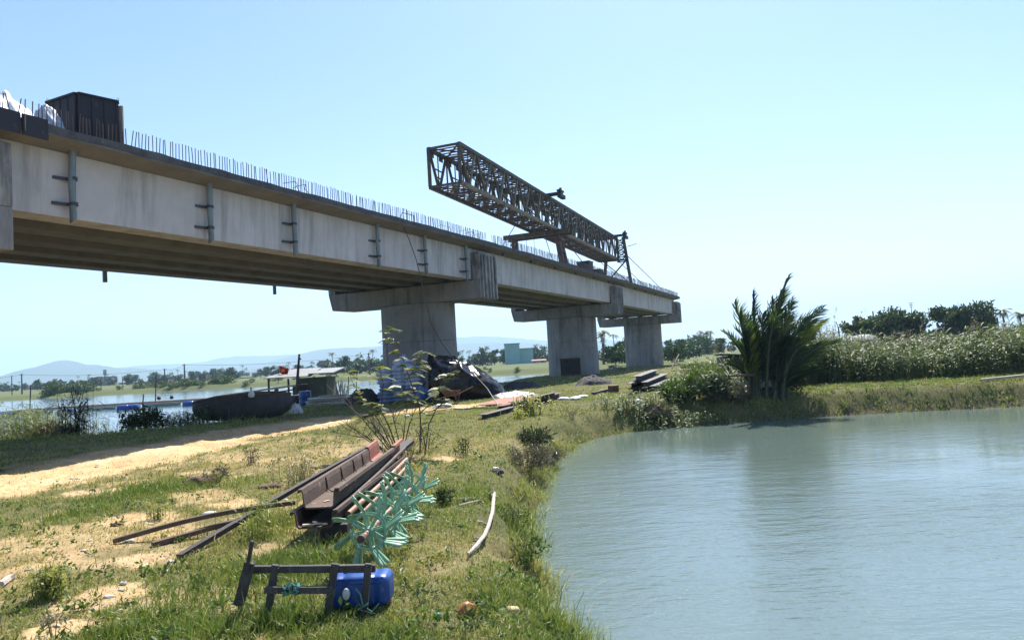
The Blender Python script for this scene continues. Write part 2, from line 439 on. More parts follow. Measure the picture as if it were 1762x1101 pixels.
def height(X, Y, parts=None):
    dp = sdist(POND, X, Y) if parts is None else parts[0]
    dr = sdist(RIVER, X, Y) if parts is None else parts[1]
    far = sstep(120, 400, np.hypot(X, Y))
    z = (fbm(X * .35, Y * .35, 3) - .5) * .16 + (fbm(X * 1.7, Y * 1.7, 5) - .5) * .05
    z = z * sstep(0, 3, np.hypot(X, Y)) * (1 - far)
    wob = (fbm(X * .8, Y * .8, 8) - .5) * .5
    # pond bank: short steep edge, flatter on the far dyke
    dp = dp + (fbm(X * 1.5, Y * 1.5, 19) - .5) * .42 * sstep(1.6, .3, np.abs(dp))
    kp = sstep(-.05, 1.0 + wob * .6, dp)
    z = z - .72 * (1 - kp) - .9 * sstep(0, -3.0, dp)
    wr = np.where(Y < 60, 6.0, 4.0)
    kr = np.clip(dr / wr + wob * .1, 0, 1)
    z = z - .95 * (1 - kr * kr * (3 - 2 * kr)) - 1.6 * sstep(0, -8.0, dr)
    # the dyke beyond the pond
    z = z + .10 * sstep(4, 6, X) * sstep(20, 23, Y) * (1 - sstep(30, 60, Y))
    return z

def hz(x, y):
    return float(height(np.array([x], float), np.array([y], float))[0])
def on(px, py, dz=0.0):
    """point of the ground seen at a pixel (a few fixed-point steps)"""
    z = 0.0
    for _ in range(12):
        p = G(px, py, z); z = .5 * z + .5 * hz(p.x, p.y)
    return Vector((p.x, p.y, hz(p.x, p.y) + dz))

# ground: one sheet of polar cells out to the horizon
def make_ground():
    a1 = np.concatenate([np.linspace(-180, -52, 65)[:-1], np.linspace(-52, 52, 521), np.linspace(52, 180, 65)[1:-1]])
    r1 = 1.0 * 1.0125 ** np.arange(0, 720)
    r1 = r1[r1 < 7400]
    A, Rr = np.meshgrid(np.radians(a1), r1)
    X = np.sin(A) * Rr; Y = np.cos(A) * Rr
    sand, lush, dry, dp, dr, path = masks(X, Y)
    Z = height(X, Y, (dp, dr))
    bump = np.where(Rr < 60, (fbm(X * 6, Y * 6, 51) - .5) * .05 * np.clip(sand + .2, 0, 1), 0)
    Z = Z + bump * 1.3
    pdl = pdist(PATHL, X, Y)
    Z = Z - .055 * path * (np.exp(-((pdl - .62 + (fbm(X * .6, Y * .6, 88) - .5) * .5) / .16) ** 2)) * sstep(45, 25, Rr)
    Z = Z - .09 * path * sstep(40, 20, Rr) * (1 - sstep(.2, .9, np.abs(fbm(X * .7, Y * .7, 77) - .5) * 4)) * .6
    nr, na = X.shape
    V = np.stack([X, Y, Z], -1).reshape(-1, 3)
    V = np.vstack([V, [[0, 0, float(Z[0].mean())]]])
    i, j = np.meshgrid(np.arange(nr - 1), np.arange(na), indexing='ij')
    j2 = (j + 1) % na
    F = np.stack([i * na + j, i * na + j2, (i + 1) * na + j2, (i + 1) * na + j], -1).reshape(-1, 4)[:, ::-1]
    ci = len(V) - 1
    T = np.stack([np.full(na, ci), np.arange(na), (np.arange(na) + 1) % na], -1)[:, ::-1]
    near = sstep(90, 60, Rr)
    ex = {'sand': np.append((sand * near).ravel(), .3), 'dry': np.append(dry.ravel(), .3), 'lush': np.append(lush.ravel(), .3),
          'wet': np.append(np.clip(np.maximum(1 - sstep(0, .5, dp), 1 - sstep(0, 2.0, dr)), 0, 1).ravel(), 0)}
    # the dirt track is split off along its own cells; the seam carries the same material
    pf = path[:-1, :]
    isp = ((path[:-1, :] > .5) & (Rr[:-1, :] < 60)).reshape(-1)
    gm = ground_mat()
    def sub(Fs):
        u, inv = np.unique(np.concatenate([f.ravel() for f in Fs]), return_inverse=True)
        out = []; k = 0
        for f in Fs:
            out.append(inv[k:k + f.size].reshape(f.shape)); k += f.size
        return u, out
    u, Fs = sub([F[~isp], T])
    o = npmesh('ground', V[u], Fs, gm, local=True, smooth=True, extra={k: v[u] for k, v in ex.items()})
    tag(o, kind='structure')
    u, Fs = sub([F[isp]])
    o = npmesh('dirt_track', V[u], Fs, gm, local=True, smooth=True, extra={k: v[u] for k, v in ex.items()})
    tag(o, kind='structure')

def ground_mat():
    m = bpy.data.materials.new('earth_and_turf'); m.use_nodes = True; nt = m.node_tree
    b = nt.nodes['Principled BSDF']
    co = _n(nt, 'ShaderNodeNewGeometry').outputs['Position']
    def at(k): return _n(nt, 'ShaderNodeAttribute', attribute_name=k).outputs['Fac']
    n1 = _noise(nt, co, 2.2, 8, .7); n2 = _noise(nt, co, 14, 6, .75); n3 = _noise(nt, co, .5, 4, .6)
    sandc = _mixc(nt, _ramp(nt, n1, .35, .65), (.58, .42, .225), (.45, .29, .145))
    sandc = _mixc(nt, _ramp(nt, n2, .52, .66), sandc, (.22, .13, .07))
    sandc = _mixc(nt, _ramp(nt, n3, .5, .7), sandc, (.56, .43, .27))
    turf = _mixc(nt, _ramp(nt, n1, .3, .7), (.115, .115, .04), (.075, .075, .03))
    turf = _mixc(nt, _ramp(nt, n2, .5, .75), turf, (.18, .14, .075))
    turf = _mixc(nt, at('dry'), turf, (.25, .19, .095))
    lf = _n(nt, 'ShaderNodeMath', operation='MULTIPLY'); nt.links.new(at('lush'), lf.inputs[0]); lf.inputs[1].default_value = .8
    turf = _mixc(nt, lf.outputs[0], turf, (.065, .10, .025))
    col = _mixc(nt, at('sand'), turf, sandc)
    col = _mixc(nt, at('wet'), col, (.07, .055, .035))
    # farther fields: broad patches
    n4 = _noise(nt, co, .02, 4, .6)
    far = _mixc(nt, _ramp(nt, n4, .4, .6), (.115, .135, .05), (.075, .09, .038))
    gd = _n(nt, 'ShaderNodeVectorMath', operation='LENGTH'); nt.links.new(co, gd.inputs[0])
    col = _mixc(nt, _ramp(nt, gd.outputs['Value'], 70, 110), col, far)
    nt.links.new(col, b.inputs['Base Color'])
    b.inputs['Roughness'].default_value = .95; b.inputs['Specular IOR Level'].default_value = .15
    bp = _n(nt, 'ShaderNodeBump'); bp.inputs['Strength'].default_value = .55; bp.inputs['Distance'].default_value = .03
    nt.links.new(_noise(nt, co, 22, 8, .75), bp.inputs['Height']); nt.links.new(bp.outputs[0], b.inputs['Normal'])
    return m
make_ground()

def water_mat(name, base, s1, s2, st, rough=.06, calm=None):
    m = bpy.data.materials.new(name); m.use_nodes = True; nt = m.node_tree
    b = nt.nodes['Principled BSDF']
    co = _n(nt, 'ShaderNodeNewGeometry').outputs['Position']
    b.inputs['Base Color'].default_value = (*base, 1); b.inputs['Roughness'].default_value = rough
    b.inputs['IOR'].default_value = 1.333 if not calm else 1.75; b.inputs['Specular IOR Level'].default_value = .5
    n1 = _noise(nt, co, 1, 3, .55, s1); n2 = _noise(nt, co, 1, 4, .6, s2); n3 = _noise(nt, co, .12, 3, .5)
    ad = _n(nt, 'ShaderNodeMath', operation='MULTIPLY_ADD'); nt.links.new(n2, ad.inputs[0]); ad.inputs[1].default_value = .45; nt.links.new(n1, ad.inputs[2])
    mu = _n(nt, 'ShaderNodeMath', operation='MULTIPLY'); nt.links.new(ad.outputs[0], mu.inputs[0]); nt.links.new(_ramp(nt, n3, .3, .65), mu.inputs[1])
    bp = _n(nt, 'ShaderNodeBump'); bp.inputs['Strength'].default_value = st; bp.inputs['Distance'].default_value = .06
    if calm:      # sheltered water lies calmer along the dyke
        sp = _n(nt, 'ShaderNodeSeparateXYZ'); nt.links.new(co, sp.inputs[0])
        r = _ramp(nt, sp.outputs[1], calm[0], calm[1])
        m2 = _n(nt, 'ShaderNodeMath', operation='MULTIPLY_ADD'); nt.links.new(r, m2.inputs[0]); m2.inputs[1].default_value = .78; m2.inputs[2].default_value = .22
        m3 = _n(nt, 'ShaderNodeMath', operation='MULTIPLY'); nt.links.new(mu.outputs[0], m3.inputs[0]); nt.links.new(m2.outputs[0], m3.inputs[1]); mu = m3
    nt.links.new(mu.outputs[0], bp.inputs['Height']); nt.links.new(bp.outputs[0], b.inputs['Normal'])
    return m
def sheet(name, poly, z, grow, mat):
    c = np.mean(poly, 0)
    P = np.array(poly)
    # polygon pushed outwards a little so that the bank cuts the shoreline
    Q = []
    n = len(P)
    area = 0.5 * sum(P[i][0] * P[(i + 1) % n][1] - P[(i + 1) % n][0] * P[i][1] for i in range(n))
    sg = 1 if area > 0 else -1
    for i in range(n):
        d = P[(i + 1) % n] - P[i - 1]; d = d / (np.linalg.norm(d) + 1e-9)
        Q.append(P[i] + sg * np.array([d[1], -d[0]]) * grow)
    bm = bmesh.new()
    vs = [bm.verts.new((q[0], q[1], z)) for q in Q]
    f = bm.faces.new(vs if sg > 0 else vs[::-1])
    bmesh.ops.triangulate(bm, faces=[f])
    me = bpy.data.meshes.new(name); bm.to_mesh(me); bm.free()
    o = bpy.data.objects.new(name, me); COL.objects.link(o); me.materials.append(mat)
    return tag(o, kind='structure')
sheet('pond_water', POND, -.6, .25, water_mat('pond_water_surface', (.108, .148, .130), (1.3, 3.4, 1), (6, 14, 1), .62, .06, (19.5, 13.0)))
sheet('river_water', RIVER, -.8, .4, water_mat('river_water_surface', (.10, .14, .15), (.6, 1.6, 1), (3, 6, 1), .5, .1))

# hills: real ridges several kilometres off
def hill(pts, Y, depth, seed, jag=6):
    P = [PY(px, py, Y) for px, py in pts]
    xs = np.array([p.x for p in P]); zs = np.array([p.z for p in P])
    n = 260; X = np.linspace(xs[0], xs[-1], n); Zr = np.interp(X, xs, zs)
    Zr = np.convolve(np.pad(Zr, 4, 'edge'), np.ones(9) / 9, 'valid')
    m = 31; V = []
    for j in range(m):
        t = j / (m - 1) * 2 - 1
        yy = Y + t * depth + (fbm(X / 400, X * 0 + j * .3, seed) - .5) * depth * .4 * (abs(t))
        prof = (1 - abs(t)) ** 1.2
        zz = -5 + (Zr + 5) * prof + (fbm(X / 220, yy / 220, seed + 3, 5) - .5) * 40 * min(1, abs(t) * 3) * prof + (fbm(X / 30, yy / 30, seed + 5) - .5) * jag * prof
        V.append(np.stack([X, yy, zz], -1))
    V = np.array(V).reshape(-1, 3)
    i, j = np.meshgrid(np.arange(m - 1), np.arange(n - 1), indexing='ij')
    F = np.stack([i * n + j, i * n + j + 1, (i + 1) * n + j + 1, (i + 1) * n + j], -1).reshape(-1, 4)
    o = npmesh('hills', V, [F], M['hill'], local=True, smooth=True)
    return tag(o, kind='structure')
M['hill'] = pm('wooded_hillside', (.035, .06, .025), (.06, .075, .035), .01, .95, world=True)
hill([(-60, 668), (20, 655), (46, 646), (66, 636), (81, 627.6), (96.5, 620), (123.5, 619.5), (139, 626.6), (164, 627.6), (199, 633), (247, 633.4), (285, 641), (330, 652)], 3300, 700, 1)
hill([(180, 655), (270, 636), (355, 627), (454, 625), (490, 615), (519, 608), (542, 603), (581, 598), (661, 597), (740, 594), (796, 591), (868, 589), (949, 592), (1039, 595), (1100, 600), (1180, 612)], 4300, 900, 2, 9)
hill([(60, 655), (170, 636), (247, 628), (346, 624), (391, 613), (468, 612), (560, 606), (640, 596), (730, 585), (796, 580), (820, 578.5), (865, 579.5), (949, 587), (1039, 585), (1100, 588), (1151, 587.6), (1181, 585), (1207, 583), (1233, 580), (1260, 585), (1320, 592), (1400, 600)], 6200, 1000, 3, 12)

# the air: one closed box of even haze
def haze():
    bm = bmesh.new(); bmesh.ops.create_cube(bm, size=1)
    for v in bm.verts:
        v.co = Vector((v.co.x * 18000, v.co.y * 17000 + 0, (v.co.z + .5) * 446 - 6))
    me = bpy.data.meshes.new('haze'); bm.to_mesh(me); bm.free()
    o = bpy.data.objects.new('haze', me); COL.objects.link(o)
    m = bpy.data.materials.new('hazy_air'); m.use_nodes = True; nt = m.node_tree
    nt.nodes.remove(nt.nodes['Principled BSDF'])
    v = _n(nt, 'ShaderNodeVolumePrincipled')
    v.inputs['Color'].default_value = (.52, .74, 1.0, 1); v.inputs['Density'].default_value = HAZE_D
    v.inputs['Anisotropy'].default_value = .1
    nt.links.new(v.outputs[0], nt.nodes['Material Output'].inputs['Volume'])
    me.materials.append(m)
    tag(o, kind='stuff')
HAZE_D = 2.3e-4
haze()
# ------------------------------------------------------------------ the bridge
AZ = R_(23.6)
BD = Vector((math.sin(AZ), math.cos(AZ), 0)); BN = Vector((math.cos(AZ), -math.sin(AZ), 0))
BO = Vector((-1.05, 37.0, 0)); SPAN = 24.42
PIER_S = [-2 * SPAN, -SPAN, 0, SPAN, 2 * SPAN]
DECK_Z = [6.68, 7.00, 7.18, 7.17, 7.08]      # underside of the deck edge at each pier
def dz(s): return float(np.interp(s, PIER_S, DECK_Z))
def B(s, t, z): return BO + BD * s + BN * t + Vector((0, 0, z))
DW = -9.35                                   # far deck edge; near edge at t=.3

bridge = thing('bridge', 'unfinished concrete road bridge on three wide piers, its deck edge bristling with rebar', 'bridge', B(0, -4.4, 0))
def sprism(name, mat, parent, prof, s0, s1, ref=None, bevel=0.0, nseg=1):
    """profile in (t, z above deck-edge underside) swept along the deck between s0 and s1"""
    mb = MB(); n = len(prof)
    S = [s0 + (s1 - s0) * k / nseg for k in range(nseg + 1)]
    vs = []
    for s in S: vs += [B(s, t, dz(s) + z) for t, z in prof]
    fs = [(k * n + i, k * n + (i + 1) % n, (k + 1) * n + (i + 1) % n, (k + 1) * n + i) for k in range(nseg) for i in range(n)]
    fs += [tuple(range(n - 1, -1, -1)), tuple(nseg * n + i for i in range(n))]
    mb.add(vs, fs)
    return mb.build(name, mat, parent, bevel=bevel)

for k in range(4):
    a, b = PIER_S[k], PIER_S[k + 1]
    sprism('deck_slab', M['shaded_slab'], bridge, [(.22, .12), (.22, .24), (DW, .24), (DW, .12), (DW + .95, 0), (-.50, 0)], a + .01, b - .01)
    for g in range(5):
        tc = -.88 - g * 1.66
        sprism('girder', M['concrete'] if g == 0 else M['shaded_slab'], bridge, [(tc + .42, -.004), (tc - .42, -.004), (tc - .36, -1.52), (tc + .36, -1.52)], a + .06, b - .06)  # outer girder pale, inner ones in the concrete coloured dark for shade
for k in range(4):                        # cross walls between the girder ends
    for s in (PIER_S[k] + .22, PIER_S[k + 1] - .22):
        for g in range(4):
            tc = -.95 - g * 1.66
            mb = MB(); mb.box((0, 0, 0), (.92, .25, 1.50), Matrix.Rotation(-AZ, 3, 'Z')); mb.v = [tuple(Vector(v) + B(s, tc - .83, dz(s) - .765)) for v in mb.v]
            mb.build('cross_wall', M['pier'], bridge)
# edge kerbs, slightly uneven along the top
def kerb(t0, t1, s0, s1):
    mb = MB(); ns = int((s1 - s0) / .5)
    rng = random.Random(int(s0 * 10) + 5)
    vs = []
    for k in range(ns + 1):
        s = s0 + (s1 - s0) * k / ns
        h = .345 + rng.uniform(-.02, .02); w = rng.uniform(.0, .012)
        for t, z in ((t1 + w, .15 + rng.uniform(-.022, .022)), (t1 + w, h), (t0, h - .01), (t0, .243)):
            vs.append(B(s, t, dz(s) + z))
    fs = [(k * 4 + i, k * 4 + (i + 1) % 4, k * 4 + 4 + (i + 1) % 4, k * 4 + 4 + i) for k in range(ns) for i in range(4)]
    fs += [(3, 2, 1, 0), tuple(ns * 4 + i for i in range(4))]
    mb.add(vs, fs); return mb.build('edge_kerb', M['kerb'], bridge)
for k in range(4):
    kerb(-.09, .226, PIER_S[k] + .02, PIER_S[k + 1] - .02)
    kerb(DW + .35, DW - .006, PIER_S[k] + .02, PIER_S[k + 1] - .02)

for k, s in enumerate(PIER_S):
    d = dz(s); top = d - 1.575; bot = d - 2.50
    mb = MB()                                    # hammerhead cap with sloping far end
    prof = [(0, bot), (0, top), (-9.15, top), (-8.93, bot + .05)]
    vs = [B(s + e, t, z) for e in (-.98, .98) for t, z in prof]
    n = len(prof)
    mb.add(vs, [(i, (i + 1) % n, n + (i + 1) % n, n + i) for i in range(n)] + [tuple(range(n - 1, -1, -1)), tuple(range(n, 2 * n))])
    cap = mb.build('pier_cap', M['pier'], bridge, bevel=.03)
    for t0 in (0, -9.15):                        # upstand blocks that close the girder ends
        sg = -1 if t0 == 0 else 1
        mb = MB()
        mb.box((0, 0, 0), (.45, 1.96, d - .2 - top), None)
        rz = Matrix.Rotation(-AZ, 3, 'Z')
        mb.v = [tuple(B(s, t0 + sg * .226, 0) + rz @ Vector(v) + Vector((0, 0, (d - .2 + top) / 2 + .001))) for v in mb.v]
        up = mb.build('end_block', M['ear'], cap, bevel=.03)
        if t0 == 0 and k >= 2:
            mr = MB()
            for e in (-.78, -.42, .02, .36, .76):    # board-marked ribs
                mr.box((0, 0, 0), (.09, .17, d - .3 - bot - .04), None)
                for q in range(8):
                    v = mr.v[-8 + q]
                    mr.v[-8 + q] = tuple(B(s + e, .046, 0) + rz @ Vector(v) + Vector((0, 0, (d - .3 + bot) / 2)))
            mr.build('rib', M['ear'], cap, bevel=.015)
    # column: long rounded wall, slightly wider at the foot
    mb = MB(); tc = -4.22
    rings = []
    for z, w in ((bot + .002, 0), (bot - 1.9, .0), (bot - 1.93, -.03), (bot - 1.96, .0), (bot - 3.6, .02), (-1.2, .05)):
        ring = []
        for q in range(20):
            a = math.pi * ((q + .5) / 20 - .5)
            ring.append(((2.12 + w) * math.cos(a), (1.25 + w) * math.sin(a)))
        for q in range(20):
            a = math.pi * ((q + .5) / 20 + .5)
            ring.append((-(2.12 + w) * abs(math.cos(a)), (1.25 + w) * math.sin(a)))
        rings.append([B(s + y, tc + x, z) for x, y in ring])
    n = 40; vs = [v for r in rings for v in r]
    fs = [(i * n + q, i * n + (q + 1) % n, (i + 1) * n + (q + 1) % n, (i + 1) * n + q) for i in range(len(rings) - 1) for q in range(n)]
    mb.add(vs, fs)
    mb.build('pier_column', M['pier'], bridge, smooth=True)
    for g in range(5):
        for e in (-.5, .5):
            mbp = MB()
            tcg = -.95 - g * 1.66
            mbp.box((0, 0, 0), (.5, .4, .054), Matrix.Rotation(-AZ, 3, 'Z'))
            for q in range(8):
                mbp.v[-8 + q] = tuple(Vector(mbp.v[-8 + q]) + B(s + e, tcg, top + .0272))
            mbp.build('bearing', M['darksteel'], bridge)

# drain pipes down the girder face, with two strap brackets each
for i in range(6):
    s = (-21.86, -17.72, -14.15, -9.28, -5.66, -1.78)[i]
    t = -.30; d = dz(s)
    mb = MB(); lean = .02 * ((i * 7) % 3 - 1)
    mb.tube([B(s, t, d + .06), B(s - .01 + lean, t, d - .8), B(s + lean, t, d - 1.60)], .082, 14)
    # slanted cut at the foot
    for q in range(14):
        v = Vector(mb.v[2 * 14 + q]); off = (v - B(s + lean, t, d - 1.60)).dot(BD)
        mb.v[2 * 14 + q] = tuple(v + Vector((0, 0, off * 1.0)))
    dp_ = mb.build('drain_pipe', M['drain'], bridge, smooth=True)
    for zz in (-.62, -1.22):
        mk = MB()
        mk.beam(B(s - .40, -.505, d + zz), B(s - .02, -.395, d + zz), .03, .075)
        mk.tube([B(s, t, d + zz - .038), B(s, t, d + zz + .038)], .098, 14)
        mk.beam(B(s + .06, -.385, d + zz), B(s + .16, -.43, d + zz), .03, .075)
        mk.build('bracket', M['bracket'], dp_)
for s in (-19.2, -14.6, -5.6):
    mb = MB(); d = dz(s)
    mb.tube([B(s, -8.75, d - .05), B(s, -8.75, d - 1.78)], .082, 12)
    mb.build('drain_pipe', M['drain'], bridge, smooth=True)
for i in range(11):
    s = 2.2 + i * 4.0
    mb = MB(); mb.tube([B(s, -.12, dz(s) + .08), B(s, -.12, dz(s) - .09)], .075, 10)
    mb.build('drain_outlet', M['bracket'], bridge, smooth=True)

# reinforcing bars along the near edge: the hundred that show largest are parts, the rest one part
rr = random.Random(3)
bars = []
s = -25.6
while s < 2 * SPAN - .3:
    sp = .105 if s > -23.0 else .15
    if not (-.2 < s < .55): bars.append(s)
    s += sp * rr.uniform(.93, 1.07)
def bar(mb, s, r):
    d = dz(s) + .31; h = rr.uniform(.47, .53); t = .07 + rr.uniform(-.03, .03)
    lx = rr.gauss(0, .004 if rr.random() < .88 else .022); lt = rr.gauss(0, .008)
    mb.tube([B(s, t, d), B(s + lx, t + lt, d + h * .5), B(s + lx * 2.4, t + lt * 2.2, d + h)], r, 5)
for s in bars[:100]:
    mb = MB(); bar(mb, s, .0115); mb.build('rebar', M['rebar'], bridge)
mb = MB()
for s in bars[100:]: bar(mb, s, .0115)
for k in range(int(4 * SPAN / .3)):
    s = -2 * SPAN + .3 + k * .3
    if s > 2 * SPAN - .2: break
    d = dz(s) + .37; mb.tube([B(s, DW - .14 + .3, d), B(s + .01, DW - .14 + .3, d + .42)], .009, 4)
tag(mb.build('rebar', M['rebar'], bridge), kind='stuff')
# bent loops of tie bar lying over the kerb
for s0, L in ((-15.2, .9), (-14.6, .7), (-5.4, 1.1), (-3.4, 1.2), (-2.6, .9), (-1.8, .7)):
    pts = [B(s0 + L * q / 6, .2 + .12 * math.sin(q * 1.3 + s0), dz(s0) + .42 + .16 * math.sin(math.pi * q / 6) + .03 * math.sin(q * 3)) for q in range(7)]
    mb = MB(); mb.tube(pts, .011, 5); mb.build('tie_bar', M['rebar'], bridge)

# steel edge forms still hanging on the near end of the kerb, tarpaulins behind them
s0 = -30.0; kf = 0
while s0 < -22.9:
    mb = MB(); mb.beam(B(s0 + .02, .255, dz(s0) + .19), B(s0 + .58, .255, dz(s0 + .6) + .19), .03, .46)
    mb.beam(B(s0 + .04, .29, dz(s0) + .02), B(s0 + .04, .29, dz(s0) + .4), .05, .04, up=(0, 1, 0))
    tag(mb.build('edge_form', M['formwork']), 'dark rusty steel edge form clamped on the kerb at the left end of the bridge', 'formwork', 'edge forms on the bridge kerb')
    s0 += .60
def heap(name, label, cat, mat, c, sx, sy, sz, rot, seed, n=40, group=None, base=None, wr=.25, parent=None, pw=1.5):
    """crumpled sheet lying over a low mound"""
    u, v = np.meshgrid(np.linspace(-1, 1, n), np.linspace(-1, 1, n), indexing='ij')
    r = np.maximum(np.abs(u), np.abs(v)) * .5 + np.hypot(u, v) * .5
    h = np.clip(1 - r ** pw, 0, 1) ** .8
    X = u * sx * (1 + .15 * (fbm(u * 2 + seed, v * 2, seed) - .5)); Y = v * sy * (1 + .15 * (fbm(u * 2, v * 2 + seed, seed + 1) - .5))
    rid = 1 - np.abs(fbm(u * 3 + seed, v * 3, seed + 2) - .5) * 4
    Z = sz * (h * (1 + wr * (fbm(u * 2.5, v * 2.5 + seed, seed + 4) - .5) * 2) + wr * .35 * rid * np.clip(h * 3, 0, 1)) 
    Z = np.maximum(Z, .004)
    a = rot; c = Vector(c)
    V = np.stack([c.x + X * math.cos(a) - Y * math.sin(a), c.y + X * math.sin(a) + Y * math.cos(a), c.z + Z], -1).reshape(-1, 3)
    i, j = np.meshgrid(np.arange(n - 1), np.arange(n - 1), indexing='ij')
    F = np.stack([i * n + j, (i + 1) * n + j, (i + 1) * n + j + 1, i * n + j + 1], -1).reshape(-1, 4)
    o = npmesh(name, V, [F], mat, parent, smooth=True)
    md = o.modifiers.new('thick', 'SOLIDIFY'); md.thickness = .012; md.offset = 1
    if label: tag(o, label, cat, group)
    return o
M['whitesheet'] = pm('white_tarpaulin', (.72, .72, .74), (.50, .51, .55), 3, .4, bump=.4, bscale=8)
M['greysheet'] = pm('grey_blue_sheet', (.34, .40, .48), (.20, .24, .31), 4, .5, bump=.4, bscale=8)
heap('tarpaulin', 'crumpled white tarpaulin bundled behind the rebar at the left end of the bridge deck', 'tarpaulin', M['whitesheet'], B(-23.3, -.62, dz(-23.3) + .245), .85, .45, .80, math.pi / 2 - AZ, 3, wr=.35)
heap('tarpaulin', 'grey blue tarpaulin sagging against the dark formwork box on the bridge', 'tarpaulin', M['greysheet'], B(-22.35, -.45, dz(-22.4) + .245), .40, .3, .66, math.pi / 2 - AZ, 9, wr=.3)

# dark steel formwork box standing on the deck
def formbox():
    zt = 9.16; zb = dz(-21) + .245
    c0 = PY(133, 158.5, 17.35)
    def pl(px, py, dpth): return PY(px, py, dpth)
    # footprint: near corner plus two receding walls
    cN = Vector((c0.x, c0.y, 0))
    e1 = Vector((math.sin(R_(40)), math.cos(R_(40)), 0)); e2 = Vector((-math.cos(R_(26)), math.sin(R_(26)), 0))
    zt = c0.z
    L1, L2 = .92, 1.15
    bx = thing('formwork_box', 'tall dark steel formwork box standing on the bridge deck behind the rebar', 'formwork box', (cN.x, cN.y, zb))
    def wall(a, b, nm, off):
        mb = MB(); mb.beam(Vector((a.x, a.y, (zt + zb) / 2)), Vector((b.x, b.y, (zt + zb) / 2)), .06, zt - zb)
        d = (b - a); L = d.length; d.normalize(); nrm = Vector((d.y, -d.x, 0)) * off
        for k in range(int(L / .28) + 1):
            p = a + d * min(L, .02 + k * .28)
            mb.beam(Vector((p.x, p.y, zb + .02)) + nrm * .05, Vector((p.x, p.y, zt - .03)) + nrm * .035, .03, .02, up=(0, 1, 0))
        for f in (.03, .975):
            q = zb + (zt - zb) * f
            mb.beam(Vector((a.x, a.y, q)) + nrm * .045, Vector((b.x, b.y, q)) + nrm * .045, .05, .05)
        return mb.build(nm, M['formwork'], bx, bevel=.004)
    A = cN; Bq = cN + e1 * L1; Cq = cN + e2 * L2; Dq = Bq + e2 * L2
    wall(A, Bq, 'wall_panel', 1); wall(A + e2 * .03, Cq, 'wall_panel', -1); wall(Bq + e2 * .035, Dq, 'wall_panel', 1); wall(Cq + e1 * .035, Dq, 'wall_panel', -1)
    mb = MB(); q = Bq + e1 * .07; mb.beam(Vector((q.x, q.y, zb)), Vector((q.x, q.y, zt - .12)), .09, .06, up=(0, 1, 0)); mb.build('corner_post', M['ear'], bx)
    for p, nm in ((Bq, 0), (Cq, 1)):
        mb = MB(); mb.tube([Vector((p.x, p.y, zt)) + Vector((-.03 + .03 * (1 - math.cos(a)), 0, .07 * math.sin(a))) for a in np.linspace(0, math.pi, 7)], .007, 5)
        mb.build('lifting_loop', M['rebar'], bx)
formbox()

# ------------------------------------------------------------------ launching gantry on the deck
GD = Vector((math.sin(R_(22.2)), math.cos(R_(22.2)), 0)); GN = Vector((math.cos(R_(22.2)), -math.sin(R_(22.2)), 0))
g0 = PY(789, 247, 36.4)                 # near top right corner
def gz(L, top): return (g0.z - .021 * L) if top else (g0.z - 1.97 - .019 * L)
TW = 1.72; GL = 31.6
def T(L, w, top): p = g0 + GD * L - GN * w; return Vector((p.x, p.y, gz(L, top)))
gantry = thing('launching_gantry', 'long rusty steel lattice launching gantry cantilevered above the bridge deck', 'gantry', (T(16, .9, 0).x, T(16, .9, 0).y, dz(13) + .25))
for w in (0, TW):
    for top in (True, False):
        mb = MB(); mb.beam(T(0, w, top), T(GL, w, top), .17, .19)
        if top and w == 0:
            pass
        mb.build('top_chord' if top else 'bottom_chord', M['gantry2'] if (not top and w == 0) else M['gantry'], gantry)
NP = 16; PL = GL / NP
BARS = {}
def gbar(nm, a, b, w, h, mat='gantry', up=(0, 0, 1)): BARS.setdefault(nm, []).append((Vector(a), Vector(b), w, h, mat, up))
for w in (0, TW):
    sg = 1 if w == 0 else -1
    for k in range(NP):
        a, b, c = k * PL, (k + .5) * PL, (k + 1) * PL
        gbar('web_diagonal', T(a + .06, w, True), T(b, w, False), .10, .13)
        gbar('web_diagonal', T(b, w, False), T(c - .06, w, True), .10, .12, 'gantry2' if (k < 11 and w == 0) else 'gantry')
        if k: gbar('web_post', T(a, w, True), T(a, w, False), .08, .11)
        gbar('web_post', T(b, w, False), T(b, w, True), .06, .09)
        for L in (a, b):                     # gusset plates under the top chord
            p = T(L + .18, w, True); q = T(L + .60, w, True)
            gbar('gusset_plate', p - Vector((0, 0, .20)) + GN * sg * .02, q - Vector((0, 0, .20)) + GN * sg * .02, .02, .28)
        for f in (.45, .65):
            pa = T(a, w, True).lerp(T(b, w, False), f); pb = T(c, w, True).lerp(T(b, w, False), f)
            gbar('lacing_bar', pa, pb, .045, .06)
for top in (True, False):
    for k in range(NP + 1):
        L = k * PL
        gbar('cross_strut', T(L, 0, top), T(L, TW, top), .09, .11)
        if k < NP:
            gbar('bracing_diagonal', T(L, 0, top), T(L + PL, TW, top), .06, .07); gbar('bracing_diagonal', T(L, TW, top), T(L + PL, 0, top), .06, .07)
            for f in (.2, .4, .6, .8): gbar('lacing_bar', T(L + PL * f, 0, top), T(L + PL * f, TW, top), .05, .055)
for L in (0, GL):
    for w in (0, TW): gbar('end_post', T(L, w, False), T(L, w, True), .17, .19, 'gantry', (0, 1, 0))
for k in range(2, NP, 2):
    gbar('sway_brace', T(k * PL, 0, False), T(k * PL, TW, True), .06, .07)
for nm, L in BARS.items():
    for q in L[:100]:
        mb = MB(); mb.beam(q[0], q[1], q[2], q[3], q[5]); mb.build(nm, M[q[4]], gantry)
    if len(L) > 100:
        mb = MB()
        for q in L[100:]: mb.beam(q[0], q[1], q[2], q[3], q[5])
        tag(mb.build(nm, M['gantry'], gantry), kind='stuff')
def deckz(p):
    s = (Vector((p.x, p.y, 0)) - BO).dot(BD); return dz(s) + .245
